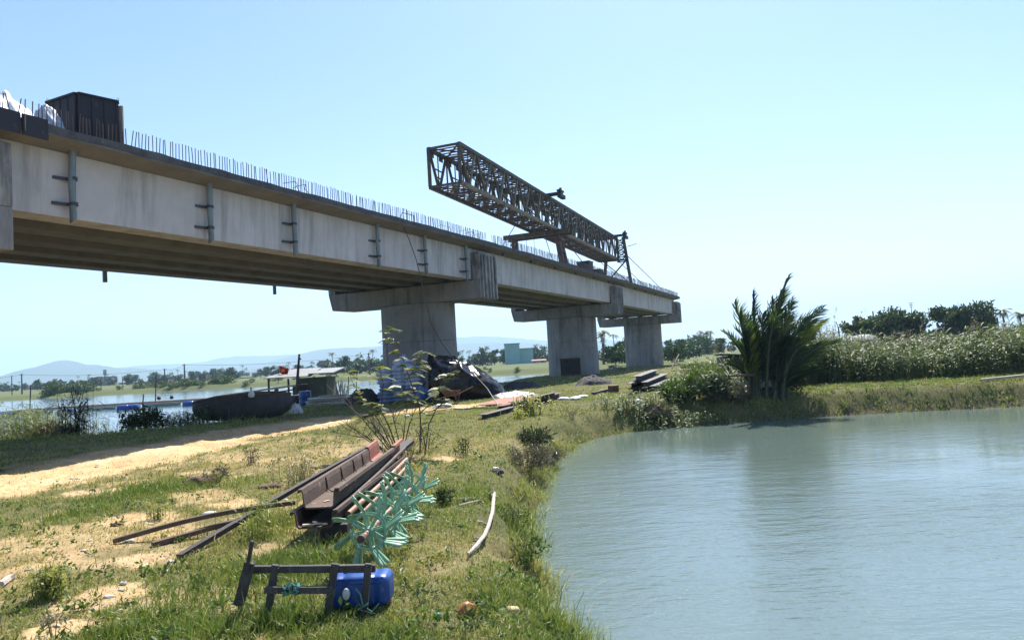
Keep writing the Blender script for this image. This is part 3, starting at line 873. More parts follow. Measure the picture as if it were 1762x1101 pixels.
LP = 14.6                                 # portal position along the truss
zb = gz(LP, False)
def Q(L, w, z): p = g0 + GD * L - GN * w; return Vector((p.x, p.y, z))
for off, h_ in ((-.35, .30), (.5, .36)):
    mb = MB(); mb.beam(Q(LP + off, -1.0, zb - .24), Q(LP + off, 3.75, zb - .24), .22, h_); mb.build('portal_beam', M['gantry'], gantry)
for w, wd in ((-.45, .62), (3.1, .34)):
    mb = MB()
    pz = deckz(Q(LP, w, 0))
    h = zb - .42
    for e in (-.45, .55):
        mb.beam(Q(LP + e * .6, w + (.35 if w < 0 else 0), h), Q(LP + e, w, pz), .2, wd * .5, up=GN)
    for f in (.25, .55, .85):
        mb.beam(Q(LP - .35, w + .1, pz + (h - pz) * f), Q(LP + .45, w + .1, pz + (h - pz) * f), .12, .14)
    if w < 0: mb.beam(Q(LP + .05, w + .2, h), Q(LP + .05, w + .05, pz + .05), .35, .03, up=GN)
    mb.build('portal_leg', M['rust'] if w < 0 else M['gantry'], gantry)
mb = MB(); mb.box((0, 0, 0), (1.5, 2.0, .28), Matrix.Rotation(-AZ, 3, 'Z')); c = Q(LP, -.35, deckz(Q(LP, -.35, 0)) + .145)
mb.v = [tuple(Vector(v) + c) for v in mb.v]; mb.build('rail_bogie', M['darksteel'], gantry, bevel=.02)
# cross heads on top with their end brackets
for L in (LP - 1.2, GL - .4):
    zt = gz(L, True)
    hd = MB(); hd.beam(Q(L, -.95, zt + .16), Q(L, TW + .35, zt + .14), .5, .16)
    hd = hd.build('cross_head', M['darksteel'], gantry, bevel=.02)
    for a, b, w, h, up in ((Q(L - .4, -.85, zt + .30), Q(L + .4, -.85, zt + .30), .26, .12, (0, 0, 1)), (Q(L, -.86, zt + .3), Q(L, -.86, zt + .52), .16, .16, (0, 1, 0)), (Q(L - .5, -.9, zt - .06), Q(L + .5, -.9, zt - .06), .26, .24, (0, 0, 1))):
        mb = MB(); mb.beam(a, b, w, h, up); mb.build('end_bracket', M['darksteel'], hd)
# rear legs
for w in (-.95, TW - .3):
    mb = MB(); L = GL - .4
    mb.beam(Q(L, w * .7, gz(L, True) if w < 0 else gz(L, False)), Q(L + (.2 if w < 0 else 0), w - (.15 if w < 0 else 0), deckz(Q(L, w, 0))), .24, .24, up=GN)
    mb.build('support_leg', M['gantry'], gantry)
mb = MB(); L = GL - .4; zd = deckz(Q(L, 0, 0))
for a_, b_, w_ in ((Q(L, TW - .3, zd + .2), Q(L, -.9, gz(L, False) - .1), .08), (Q(L, TW - .3, gz(L, False)), Q(L, -1.0, zd + .3), .06), (Q(L, TW - .2, gz(L, False) - .1), Q(L, -1.0, gz(L, False) - .15), .1)):
    mb = MB(); mb.beam(a_, b_, w_ * 1.3, w_ * 1.3); mb.build('leg_brace', M['darksteel'], gantry)
for k in range(5):                       # lattice panel between truss and outer leg
    z0, z1 = gz(L, True) - .1 - k * .42, gz(L, True) - .1 - (k + 1) * .42
    for a_, b_ in ((Q(L, 0, z0), Q(L, -.72 - .04 * k, z1)), (Q(L, -.70 - .04 * k, z0), Q(L, 0, z1)), (Q(L, 0, z1), Q(L, -.74 - .04 * k, z1))):
        mb = MB(); mb.beam(a_, b_, .08, .09); mb.build('leg_lattice', M['gantry'], gantry)
mb = MB(); mb.beam(Q(L, -1.0, gz(L, True) - .9), Q(L + 1.0, -1.6, gz(L, True) - .6), .06, .06); mb.build('jib_arm', M['gantry2'], gantry)
e1 = B(2 * SPAN - 2.5, -.6, dz(48) + .45); e2 = B(2 * SPAN - 5, -2.5, dz(48) + .3)
CAB = [(Q(GL, -.9, gz(GL, False) + .2), e1, .035), (Q(GL, TW, gz(GL, False)), e2, .03), (Q(GL - .3, 0, gz(GL, False) - .1), B(2 * SPAN - 7.5, -1.0, dz(45) + .3), .03),
       (Q(LP - 3.2, TW, gz(LP, False)), Q(LP - 5.6, TW + .9, deckz(Q(LP - 5.6, TW + .9, 0))), .025), (Q(LP - 1.8, .4, gz(LP, False)), Q(LP - 4.0, -1.0, deckz(Q(LP - 4, -1, 0))), .025),
       (Q(LP + 1.2, .2, gz(LP, False)), Q(LP + 5.0, -.6, deckz(Q(LP + 5, -.6, 0)) + .5), .03)] + [(Q(LP - .3, w, zb - .2), Q(LP - .3, w, deckz(Q(LP, w, 0))), .015) for w in (1.55, 2.1)]
for a_, b_, r_ in CAB:
    mb = MB(); mb.tube([a_, b_], r_, 5); mb.build('stay_cable', M['cable'], gantry)
# steel cases on the deck beside the gantry
for (s, t, sx, sy, sz, lab) in ((18.3, -.75, .95, 1.0, .95, 'dark steel case standing on the bridge deck between the gantry legs'), (20.7, -.7, .9, 1.1, .55, 'lower rusty steel case on the deck just beyond the taller one')):
    mb = MB(); mb.box((0, 0, 0), (sx, sy, sz), Matrix.Rotation(-AZ, 3, 'Z')); c = B(s, t, dz(s) + .247 + sz / 2)
    mb.v = [tuple(Vector(v) + c) for v in mb.v]
    cs = thing('equipment_case', lab, 'steel case', tuple(c - Vector((0, 0, sz / 2))))
    mb.build('body', M['darksteel'], cs, bevel=.02)
    ml = MB(); ml.box((0, 0, 0), (sx + .06, sy + .06, .06), Matrix.Rotation(-AZ, 3, 'Z')); ml.v = [tuple(Vector(v) + c + Vector((0, 0, sz / 2 + .032))) for v in ml.v]
    ml.build('lid', M['rust'], cs)

# cable hanging off the deck down to the ground
pts_px = [(692, 366, 30.0), (689, 374, 29.85), (694, 390, 29.8), (703, 410, 29.8), (716, 446, 29.8), (729, 500, 29.8), (741, 555, 29.7), (760, 590, 29.5), (781, 618, 29.2), (812, 640, 28.6), (838, 668, 27.6), (858, 702, 25.9)]
mb = MB(); pts = [PY(*p) for p in pts_px]
pts = [B((pts[0] - BO).dot(BD) + .9, -.1, dz(-6) + .44), B((pts[0] - BO).dot(BD) + .45, .15, dz(-6) + .62)] + pts
e = pts[-1]; pts[-1] = Vector((e.x, e.y, hz(e.x, e.y) + .02))
mb.tube(pts, .017, 6)
tag(mb.build('power_cable', M['cable'], smooth=True), 'black cable hanging from the bridge deck down past the nearest pier to the ground', 'cable')
# rusty steel plate closing the hatch at the foot of the second pier
p = on(1001, 641); 
pier2 = B(SPAN, -4.35, 0)
mb = MB(); c = pier2 + BN * .35 - BD * 1.36
bx = thing('steel_cage', 'dark rusty steel cage standing against the foot of the second pier', 'steel cage', (c.x, c.y, hz(c.x, c.y)))
zg = hz(c.x, c.y)
for t in np.linspace(-.8, .8, 9): mb.beam(c + BN * t + Vector((0, 0, zg)) - BD * .1, c + BN * t - BD * .1 + Vector((0, 0, zg + 1.35)), .07, .04, up=(0, 1, 0))
mb.build('bars', M['darksteel'], bx)
mb = MB(); mb.beam(c + BN * -.85 + Vector((0, 0, zg + 1.35)) - BD * .1, c + BN * .85 + Vector((0, 0, zg + 1.35)) - BD * .1, .12, .1); mb.beam(c + BN * -.85 + Vector((0, 0, zg + .06)) - BD * .1, c + BN * .85 + Vector((0, 0, zg + .06)) - BD * .1, .12, .1)
mb.build('frame', M['rust'], bx)
mb = MB(); mb.beam(c + BN * -.82 + Vector((0, 0, zg + .7)) - BD * .03, c + BN * .82 + Vector((0, 0, zg + .7)) - BD * .03, .03, 1.25); mb.build('back_plate', M['darksteel'], bx)
# ------------------------------------------------------------------ things in the middle distance
def rz3(a): return Matrix.Rotation(a, 3, 'Z')
def xbox(mb, c, size, rot=None): mb.box(c, size, rot); return mb

# --- feed or cement sacks in two leaning stacks
def sackmesh(seed, mat):
    rng = random.Random(seed)
    n, m = 14, 9
    vs = []; 
    u = np.linspace(-1, 1, n); v = np.linspace(-1, 1, m)
    U, Vv = np.meshgrid(u, v, indexing='ij')
    h = (1 - np.abs(U) ** 4) * (1 - np.abs(Vv) ** 3.0)
    h = np.clip(h, 0, 1) ** .55
    nz = (fbm(U * 2 + seed * 7, Vv * 2 + seed, seed) - .5)
    X = U * .40 * (1 - .04 * Vv ** 2); Y = Vv * .25 * (1 - .10 * (1 - np.abs(U)) * 0 - .12 * U ** 4)
    top = .105 + .105 * h * (1 + .5 * nz); bot = .105 - .10 * h
    V = np.vstack([np.stack([X, Y, top], -1).reshape(-1, 3), np.stack([X, Y, bot], -1).reshape(-1, 3)])
    i, j = np.meshgrid(np.arange(n - 1), np.arange(m - 1), indexing='ij')
    F = np.stack([i * m + j, (i + 1) * m + j, (i + 1) * m + j + 1, i * m + j + 1], -1).reshape(-1, 4)
    F2 = F[:, ::-1] + n * m
    o = npmesh('sack', V, [np.vstack([F, F2])], mat, smooth=True, local=True)
    return o
M['sackpale'] = pm('pale_sack', (.68, .69, .75), (.46, .51, .66), 3, .55, bump=.3, bscale=18, lo=.40, hi=.60)
M['sackdim'] = pm('dusty_blue_sack', (.28, .35, .52), (.17, .24, .42), 5, .6, bump=.3, bscale=18, lo=.42, hi=.6)
protos = [sackmesh(1, M['sack']), sackmesh(2, M['sackpale']), sackmesh(3, M['sackdim'])]
used = [False] * 3
SACKL = ['blue and white striped sack in the taller stack beside the black plastic sheet', 'pale sack in the shorter stack against the black plastic sheet', 'dusty blue sack low in the stack behind the thorny sapling']
def put_sack(k, loc, rot, sc=1.0, label=None, group='sacks stacked beside the black plastic sheet'):
    if not used[k]: o = protos[k]; used[k] = True
    else: o = protos[k].copy(); COL.objects.link(o)
    o.location = loc; o.rotation_euler = rot; o.scale = (sc, sc, sc)
    tag(o, label or SACKL[k], 'sack', group); return o
rs = random.Random(12)
def stack(px, Yd, rows, kk, lab, cols=1, depth=2, lean=0.0, rz=0.0, step=.165):
    base = PY(px, 695, Yd); zg = hz(base.x, Yd)
    for r in range(rows):
        for c in range(cols):
            for d in range(depth):
                k = kk(r)
                put_sack(k, (base.x + c * .72 + lean * r + rs.uniform(-.06, .06), Yd + d * .52 + rs.uniform(-.04, .04), zg - .02 + r * step),
                         (rs.uniform(-.05, .05), rs.uniform(-.05, .05), rz + rs.uniform(-.12, .12)), rs.uniform(.94, 1.05))
stack(668, 32.6, 9, lambda r: 2 if r < 5 else 0, 0, 1, 2, .0, 0)
stack(690, 32.3, 11, lambda r: 2 if r < 4 else 0, 0, 1, 2, .012, .1)
stack(714, 31.9, 9, lambda r: 2 if r < 4 else 1, 1, 1, 2, .0, -.1)
p = PY(690, 622, 32.3); put_sack(0, p + Vector((0, 0, -.1)), (0, -.9, .2), 1.1, 'single sack standing on edge on top of the taller sack stack')
# white sacks and rags about
for (px, py, sc, r, lab) in ((762, 703, .85, .3, 'bulging white sack lying on the grass in front of the wheelbarrow'), (990, 688, .62, 1.0, 'small white sack lying at the end of the dark channel beams'), (1003, 684, .5, .2, 'little white bundle on the grass beyond the end of the dark beams'), (970, 688, .5, -.4, 'crumpled pale rag on the end of the dark channel beams')):
    q = on(px, py); put_sack(1, q, (0, 0, r), sc, lab, 'white bundles lying on the grass')

# --- black plastic sheet thrown over a stack
def tarp():
    bx = PY(733, 690, 30.6); xL = bx.x; Yf = 30.6
    n, m = 64, 44
    px = [733, 740, 770, 800, 822, 845, 862, 872]; py = [612, 613, 619, 627, 640, 655, 668, 690]
    us = np.linspace(0, 1, n); xs = np.interp(us, np.linspace(0, 1, 8), [PY(a, b, Yf).x for a, b in zip(px, py)])
    zs = np.interp(us, np.linspace(0, 1, 8), [PY(a, b, Yf + .5).z for a, b in zip(px, py)])
    zg = hz(xL + 1, Yf)
    # sheet parameter: v from ground at the front, over the ridge, down the back
    V = []
    for i in range(n):
        for j in range(m):
            v = j / (m - 1)
            ang = v * math.pi
            fy = -math.cos(ang); hzt = max(0, math.sin(ang)) ** (.28 + .3 * i / n)
            y = Yf + 1.25 + math.copysign(abs(fy) ** .8, fy) * 1.35
            z = zg + (zs[i] - zg) * hzt
            x = xs[i]
            w = fbm(np.array([x * 1.9]), np.array([y * 1.3 + z * 1.9]), 61)[0] - .5
            w2 = 1 - abs(fbm(np.array([x * 2.2 + z]), np.array([y * 2.2 - z * .8]), 63)[0] - .5) * 4
            y += w * .75 * hzt; z += (w * .30 + w2 * .10) * hzt; x += w2 * .06
            V.append((x, y, max(z, zg - .05)))
    V = np.array(V)
    i, j = np.meshgrid(np.arange(n - 1), np.arange(m - 1), indexing='ij')
    F = np.stack([i * m + j, (i + 1) * m + j, (i + 1) * m + j + 1, i * m + j + 1], -1).reshape(-1, 4)
    # closing flap on the left side
    rim = [k for k in range(m)]
    c = len(V); V = np.vstack([V, [[xL - .02, Yf + 1.25, zg]]])
    T = np.array([(c, k + 1, k) for k in range(m - 1)])[:, ::-1]
    o = npmesh('plastic_sheet', V, [F, T], M['tarp'], smooth=True)
    md = o.modifiers.new('thick', 'SOLIDIFY'); md.thickness = .012
    tag(o, 'glossy black plastic sheet draped over a tall stack in front of the nearest pier', 'plastic sheet')
tarp()
q = on(884, 684); heap('foil_sheet', 'crumpled silvery sheet lying flat at the right foot of the black plastic heap', 'sheeting', M['foil'], (q.x, q.y, q.z), 1.0, .8, .16, .2, 5, wr=.8, pw=3)
q = on(866, 672); heap('plastic_sheet', 'small dark crumpled plastic sheet on the bank right of the black heap', 'plastic sheet', M['net'], (q.x + .9, q.y + 2, hz(q.x + .9, q.y + 2)), 1.1, .7, .32, .3, 8, wr=.7)
q = on(1022, 662); heap('net_pile', 'low dark heap of folded netting lying alone on the mown grass', 'netting', M['net'], q, 1.0, .9, .42, .1, 15, wr=.5)
q = on(625, 694); heap('net_pile', 'black netting heaped beside the pale planks near the hut', 'netting', M['net'], q, .9, .6, .5, -.3, 18, wr=.7)
q = on(735, 686); 
mb = MB(); mb.tube([PY(722, 690, 30.2), PY(728, 672, 30.25), PY(740, 680, 30.3), PY(743, 690, 30.3)], [.22, .3, .2, .12], 10)
tag(mb.build('barrel_bag', M['bluedull'], smooth=True), 'blue plastic bag slumped between the sacks and the black sheet', 'bag')

# --- wheelbarrow
def wheelbarrow():
    q = on(778, 694); w = thing('wheelbarrow', 'rusty wheelbarrow parked in front of the black plastic heap', 'wheelbarrow', q)
    o = Vector(q)
    mb = MB()
    a = [(-.42, -.26, .55), (.36, -.26, .5), (.36, .26, .5), (-.42, .26, .55)]; b = [(-.26, -.15, .3), (.2, -.15, .27), (.2, .15, .27), (-.26, .15, .3)]
    a2 = [(x * .96, y * .95, z) for x, y, z in a]; b2 = [(x * .95, y * .93, z + .012) for x, y, z in b]
    vs = [o + Vector(p) for p in a + b + a2 + b2]
    fs = [(i, (i + 1) % 4, 4 + (i + 1) % 4, 4 + i) for i in range(4)] + [(7, 6, 5, 4)] + [(8 + (i + 1) % 4, 8 + i, 12 + i, 12 + (i + 1) % 4) for i in range(4)] + [(12, 13, 14, 15)] + [((i + 1) % 4, i, 8 + i, 8 + (i + 1) % 4) for i in range(4)]
    mb.add(vs, fs); mb.build('tray', M['rust'], w)
    for s in (-1, 1):
        mb = MB(); mb.tube([o + Vector((-.62, s * .05, .2)), o + Vector((-.2, s * .17, .28)), o + Vector((.3, s * .22, .38)), o + Vector((.85, s * .27, .62))], .018, 7); mb.build('handle', M['pipe'], w)
        mb = MB(); mb.tube([o + Vector((.12, s * .18, .32)), o + Vector((.22, s * .22, .0)), o + Vector((.32, s * .21, .38))], .015, 6); mb.build('leg', M['pipe'], w)
    mb = MB(); mb.lathe([(.06, -.03), (.17, -.035), (.2, 0), (.17, .035), (.06, .03)], o + Vector((-.62, 0, .2)), (0, 1, 0), 18); mb.build('wheel', M['tarp'], w, smooth=True)
wheelbarrow()

# --- steel channel sections
def channel(a, b, w, h, t, mat, label, cat='steel beam', name='steel_beam', group=None, kind='U', parent=None):
    mb = MB()
    if kind == 'U': prof = [(-w / 2, 0), (w / 2, 0), (w / 2, h), (w / 2 - t, h), (w / 2 - t, t), (-w / 2 + t, t), (-w / 2 + t, h), (-w / 2, h)]
    elif kind == 'I': prof = [(-w / 2, 0), (w / 2, 0), (w / 2, t), (t / 2, t), (t / 2, h - t), (w / 2, h - t), (w / 2, h), (-w / 2, h), (-w / 2, h - t), (-t / 2, h - t), (-t / 2, t), (-w / 2, t)]
    else: prof = [(-w / 2, 0), (w / 2, 0), (w / 2, h), (-w / 2, h)]
    mb.prism(prof, a, b)
    o = mb.build(name, mat, parent)
    return tag(o, label, cat, group) if label else o
def gpt(px, py, dz=0.0):
    q = on(px, py); return Vector((q.x, q.y, q.z + dz))
# stack of dark channels on the right, a lower and an upper layer
a0 = gpt(1090, 678); b0 = gpt(1150, 655); dirn = (b0 - a0); dirn.z = 0; L = 3.6; dirn = dirn.normalized(); sx = Vector((dirn.y, -dirn.x, 0))
lab = ['bottom left steel channel of the stack on the grass at the pond corner', 'bottom right steel channel of the stack, half in the weeds', 'middle steel channel of the stack near the pond corner', 'upper steel channel on the left of the stack at the pond corner', 'topmost steel channel of the stack at the pond corner', 'steel channel lying tilted against the right side of the stack']
for k, (off, zz, s0, L) in enumerate(((0, .0, 0, 5.4), (.75, .0, .2, 5.2), (.38, .21, .1, 5.6), (-.05, .215, .0, 5.0), (.1, .44, .25, 4.6), (1.15, .0, .6, 4.2))):
    a = a0 + sx * off + dirn * s0; b = a + dirn * L
    z = hz(a.x, a.y)
    channel(Vector((a.x, a.y, z + zz)), Vector((b.x, b.y, hz(b.x, b.y) + zz + .05)), .36, .20, .02, M['darksteel'], lab[k], group='dark channels stacked at the pond corner', kind='I')
# channels at the edge of the track and the red plates
q = gpt(830, 722, .01); r = gpt(912, 700, .03)
channel(q, r, .26, .13, .015, M['darksteel'], 'long dark steel channel lying in the grass, nearest of the beams below the track', kind='I')
q = gpt(858, 708, .01); r = gpt(962, 685, .05)
channel(q, r, .34, .16, .015, M['rust'], 'rusty steel channel lying behind the long dark one beside the track', kind='I')
q = gpt(880, 706, .14); r = gpt(955, 690, .2)
channel(q, r, .2, .12, .015, M['darksteel'], 'short dark channel resting on top of the rusty one beside the track', kind='I')
def plate(pts, t, mat, label, name='steel_plate', cat='steel plate'):
    mb = MB(); vs = []
    for px, py, dz_ in pts:
        g = gpt(px, py, dz_); vs += [g, g + Vector((0, 0, t))]
    n = len(pts)
    mb.add(vs, [tuple(2 * i + 1 for i in range(n)), tuple(2 * i for i in range(n - 1, -1, -1))] + [(2 * i, 2 * ((i + 1) % n), 2 * ((i + 1) % n) + 1, 2 * i + 1) for i in range(n)])
    return tag(mb.build(name, mat), label, cat)
plate([(823, 699, .03), (900, 698, .05), (942, 684, .08), (868, 687, .06)], .03, M['rustred'], 'flat red rusty steel plate lying beside the sandy track')
q = gpt(1020, 680, .02); r = gpt(1056, 672, .04)
channel(q, r, .12, .1, .02, M['darksteel'], 'thin dark beam lying on the mown grass leading to a small block', kind='B')
q = gpt(1056, 676); mb = MB(); mb.box(q + Vector((0, 0, .16)), (.36, .32, .32), rz3(.3)); tag(mb.build('steel_block', M['rust'], bevel=.02), 'small rusty steel block standing on the grass left of the channel stack', 'block')
q = gpt(845, 704, .01); mb = MB(); mb.tube([gpt(780, 705, .03), gpt(800, 706, .04), gpt(820, 703.5, .03), gpt(860, 704, .03)], .025, 6); tag(mb.build('stick', M['wood'], smooth=True), 'dark crooked stick lying on the sandy track below the wheelbarrow', 'stick')
mb = MB(); mb.tube([gpt(1093, 688, .12), PY(1135, 696, 25.4), PY(1165, 700, 24.8), PY(1196, 703, 24.3)], .04, 8); tag(mb.build('bamboo_pole', M['bamboo'], smooth=True), 'bent pale bamboo pole lying on the bank above the pond corner', 'pole')
# loose boards below the second and third pier
rb = random.Random(4)
for k, (px, py, L, a, lab) in enumerate(((1048, 637, 2.6, .2, 'long pale board lying between the second and third pier'), (1062, 633, 2.0, -.3, 'white board tilted on the pile between the second and third pier'), (1075, 634, 1.5, .5, 'short board at the right end of the pile between the piers'), (1070, 637, 2.4, .05, 'grey board lowest in the pile between the piers'))):
    q = gpt(px, py); mb = MB(); mb.box(q + Vector((0, 0, .1 + .1 * (k == 1))), (L, .25, .06), rz3(a) @ Matrix.Rotation(.12 * (k - 1), 3, 'Y')); tag(mb.build('board', M['plankpale'] if k != 3 else M['wood']), lab, 'board', 'boards left between the piers')
for k, (px, py, L, a, e, lab) in enumerate(((1163, 634, 1.3, .2, 1.0, 'white board propped on end right of the last pier'), (1172, 629, 1.5, .1, -.4, 'pale board leaning on the propped one right of the last pier'), (1182, 634, 1.1, -.2, .3, 'rust stained board fallen right of the last pier'))):
    q = gpt(px, 637); q.x = PY(px, py, q.y).x; mb = MB(); mb.box(q + Vector((0, 0, .15 + abs(math.sin(e)) * L / 2)), (L, .2, .06), rz3(a) @ Matrix.Rotation(-e, 3, 'Y')); tag(mb.build('board', M['plankpale'] if k < 2 else M['rust']), lab, 'board', 'boards heaped right of the last pier')

# --- river: tarred boat, jetty rail, hut, barrels, planks, flag
def boat():
    q = on(415, 731); yc = 27.2
    xa = PY(334, 715, yc).x; xb = PY(502, 705, yc).x; Lh = (xb - xa) / 2; xc = (xa + xb) / 2; zb = hz(xc, yc) - .02
    bt = thing('boat', 'black tarred basket boat drawn up on the shaded bank', 'boat', (xc, yc, zb), 0.02)
    n, m = 40, 12
    V = []
    def ring(t, sc, inner=0):
        out = []
        for k in range(n):
            a = 2 * math.pi * k / n
            ca, sa = math.cos(a), math.sin(a)
            ex = abs(ca) ** .8 * (1 if ca > 0 else -1); ey = abs(sa) ** .85 * (1 if sa > 0 else -1)
            sheer = .15 * (1 - ex * ex) - .05 + .06 * ex
            out.append((xc + ex * (Lh - inner) * sc, yc + ey * (.85 - inner) * sc, zb + t * (.80 + sheer) + (.0 if t else 0) + .05 * (1 - t) * abs(ex) ** 3))
        return out
    prof = [(0, .60), (.04, .78), (.16, .89), (.38, .965), (.62, 1.0), (.85, .995), (1, .97)]
    for t, sc in prof: V += ring(t, sc)
    V += ring(1, 1.0, .04)
    for t, sc in prof[::-1][1:]: V += ring(max(t, .05), sc, .05)
    nr = len(V) // n
    fs = [(i * n + k, i * n + (k + 1) % n, (i + 1) * n + (k + 1) % n, (i + 1) * n + k) for i in range(nr - 1) for k in range(n)] + [tuple(range(n - 1, -1, -1)), tuple((nr - 1) * n + k for k in range(n))]
    mb = MB(); mb.add(V, fs); mb.build('hull', M['boat'], bt, smooth=True)
    mb = MB(); R1 = ring(1.0, .97); mb.tube([(x, y, z + .02) for x, y, z in R1] + [R1[0]], .04, 6, cap=False); mb.build('rim', M['woodbrown'], bt, smooth=True)
    for f in (-.35, .1, .5):
        mb = MB(); mb.beam((xc + f * Lh, yc - .72, zb + .72), (xc + f * Lh, yc + .72, zb + .72), .1, .05); mb.build('thwart', M['wood'], bt)
    mb = MB()
    for k in range(2, 18): 
        a = math.pi + math.pi * k / 20; x, y = xc + math.cos(a) * Lh * .97, yc + math.sin(a) * .84
        mb.box((x, y - .03, zb + .70), (.09, .03, .10), None)
    mb.build('lashing', M['wood'], bt)
boat()
q = PY(431, 690, 26.2); mb = MB(); mb.lathe([(.001, 0), (.10, .02), (.12, .1), (.09, .2), (.03, .29), (.05, .36), (.001, .36)], (q.x, 26.31, hz(q.x, 26.3) + .78), (0, 0, 1), 10); tag(mb.build('plastic_bag', M['white'], smooth=True), 'white plastic bag tied to the rim of the black boat', 'bag')
q = on(510, 712); heap('plastic_bag', 'torn clear plastic bag lying on the ground at the right end of the boat', 'bag', M['white'], q, .28, .22, .32, .2, 33, n=16, wr=.6)

def jetty():
    Yj = 40.0
    pts = [(366, 683, 40.5), (445, 671, 41.0), (515, 662, 41.5)]
    P = [PY(*p) for p in pts]
    jt = thing('jetty_rail', 'sloping pale handrail of the landing stage behind the boat', 'handrail', (P[1].x, P[1].y, -.8))
    mb = MB(); mb.beam(P[0], P[2], .16, .10); mb.build('top_rail', M['plankpale'], jt)
    mb = MB(); mb.beam(P[0] + Vector((.8, 0, -.22)), P[2] + Vector((-.3, 0, -.24)), .08, .08); mb.build('lower_rail', M['woodbrown'], jt)
    for f, w in ((.06, .1), (.35, .09), (.52, .08), (.73, .18), (.97, .12)):
        p = P[0].lerp(P[2], f); mb = MB(); mb.beam(p - Vector((0, 0, .05)), Vector((p.x, p.y, -.95)), w, w, up=(0, 1, 0)); mb.build('post', M['wood'], jt)
    a = PY(340, 694, 41.5); b = PY(500, 690, 42.5)
    mb = MB(); mb.beam((a.x, a.y, -.35), (b.x, b.y, -.3), 1.2, .10); tag(mb.build('landing_stage', M['woodbrown']), 'low plank landing stage over the water behind the boat', 'landing stage')
    p = PY(477, 675, 42.0); mb = MB(); mb.box((p.x, 42.3, -.05), (.48, .4, .42)); tag(mb.build('crate', M['darksteel'], bevel=.02), 'dark crate standing on the landing stage behind the boat', 'crate')
    for px, nm in ((452, 'lower'), (462, 'upper')):
        pass
jetty()

def hut():
    Yh = 42.0
    l = PY(493, 690, Yh); r = PY(562, 690, Yh); zf = -.35; 
    h = thing('hut', 'small green walled hut with a lean-to roof at the water edge', 'hut', ((l.x + r.x) / 2, Yh + 1, zf))
    zt = PY(530, 650, Yh).z
    mb = MB(); mb.beam((l.x + .1, Yh + 2.2, (zt + zf) / 2), (r.x, Yh + 2.2, (zt + zf) / 2), .06, zt - zf); mb.build('back_wall', M['shedwall'], h)
    xm = PY(532, 690, Yh).x
    mb = MB(); mb.beam((xm, Yh, (zt + zf) / 2 + .0), (r.x - .1, Yh + .25, (zt + zf) / 2), .06, zt - zf); mb.build('side_wall', M['shedwall'], h)
    mb = MB(); mb.beam((r.x - .05, Yh + .25, (zt + zf) / 2), (r.x, Yh + 2.2, (zt + zf) / 2), .06, zt - zf); mb.build('end_wall', M['shedwall'], h)
    mb = MB(); a = PY(530, 644, Yh - .4); b = PY(573, 642, Yh - .4); mb.add([a, b, Vector((b.x, Yh + 2.6, a.z + .25)), Vector((a.x - .3, Yh + 2.6, a.z + .25))] + [v + Vector((0, 0, .05)) for v in (a, b, Vector((b.x, Yh + 2.6, a.z + .25)), Vector((a.x - .3, Yh + 2.6, a.z + .25)))], [(3, 2, 1, 0), (4, 5, 6, 7), (0, 1, 5, 4), (1, 2, 6, 5), (2, 3, 7, 6), (3, 0, 4, 7)]); mb.build('roof', M['roof'], h)
    mb = MB(); a = PY(453, 652, Yh - .7); b = PY(534, 648, Yh - .5); vs = [a, b, Vector((b.x, Yh + 2.0, a.z + .42)), Vector((a.x + .9, Yh + 2.0, a.z + .42))]
    mb.add(vs + [v + Vector((0, 0, .05)) for v in vs], [(3, 2, 1, 0), (4, 5, 6, 7), (0, 1, 5, 4), (1, 2, 6, 5), (2, 3, 7, 6), (3, 0, 4, 7)]); mb.build('porch_roof', M['roof'], h)
    for px, y in ((462, Yh - .5), (496, Yh - .4), (515, Yh - .4), (531, Yh - .3)):
        p = PY(px, 652, y); mb = MB(); mb.beam((p.x, y, p.z + .02), (p.x, y, -.9), .09, .09, up=(0, 1, 0)); mb.build('post', M['wood'], h)
    mb = MB(); mb.beam((l.x - 1.2, Yh + 1, zf - .06), (r.x + .3, Yh + 1, zf - .06), 2.8, .1); mb.build('floor', M['woodbrown'], h)
    mb = MB(); mb.beam(((l.x + xm) / 2 - .5, Yh + 1.2, .25), ((l.x + xm) / 2 + .6, Yh + 1.2, .25), .9, 1.2); mb.build('inner_partition', M['housedark'], h)
hut()
def drum(px, Yd, z, label, s=1.0, mat='blue', group=None):
    p = PY(px, 690, Yd); d = thing('drum', label, 'drum', (p.x, Yd, z), 0, group)
    mb = MB(); pr = [(.26, 0), (.29, .02), (.29, .28), (.305, .30), (.29, .32), (.29, .58), (.305, .60), (.29, .62), (.29, .86), (.25, .89)]
    mb.lathe([(r * s, q * s) for r, q in pr], (p.x, Yd, z), (0, 0, 1), 22); mb.build('body', M[mat], d, smooth=True)
    mb = MB(); mb.lathe([(.05 * s, 0), (.05 * s, .03)], (p.x + .13 * s, Yd, z + .89 * s), (0, 0, 1), 10); mb.build('bung', M['white'], d)
drum(525, 36.5, hz(PY(525, 690, 36.5).x, 36.5), 'blue plastic drum standing right of the boat in front of the hut')
drum(509, 36.9, hz(PY(509, 690, 36.9).x, 36.9), 'black drum standing left of the blue one in front of the hut', .95, 'net')
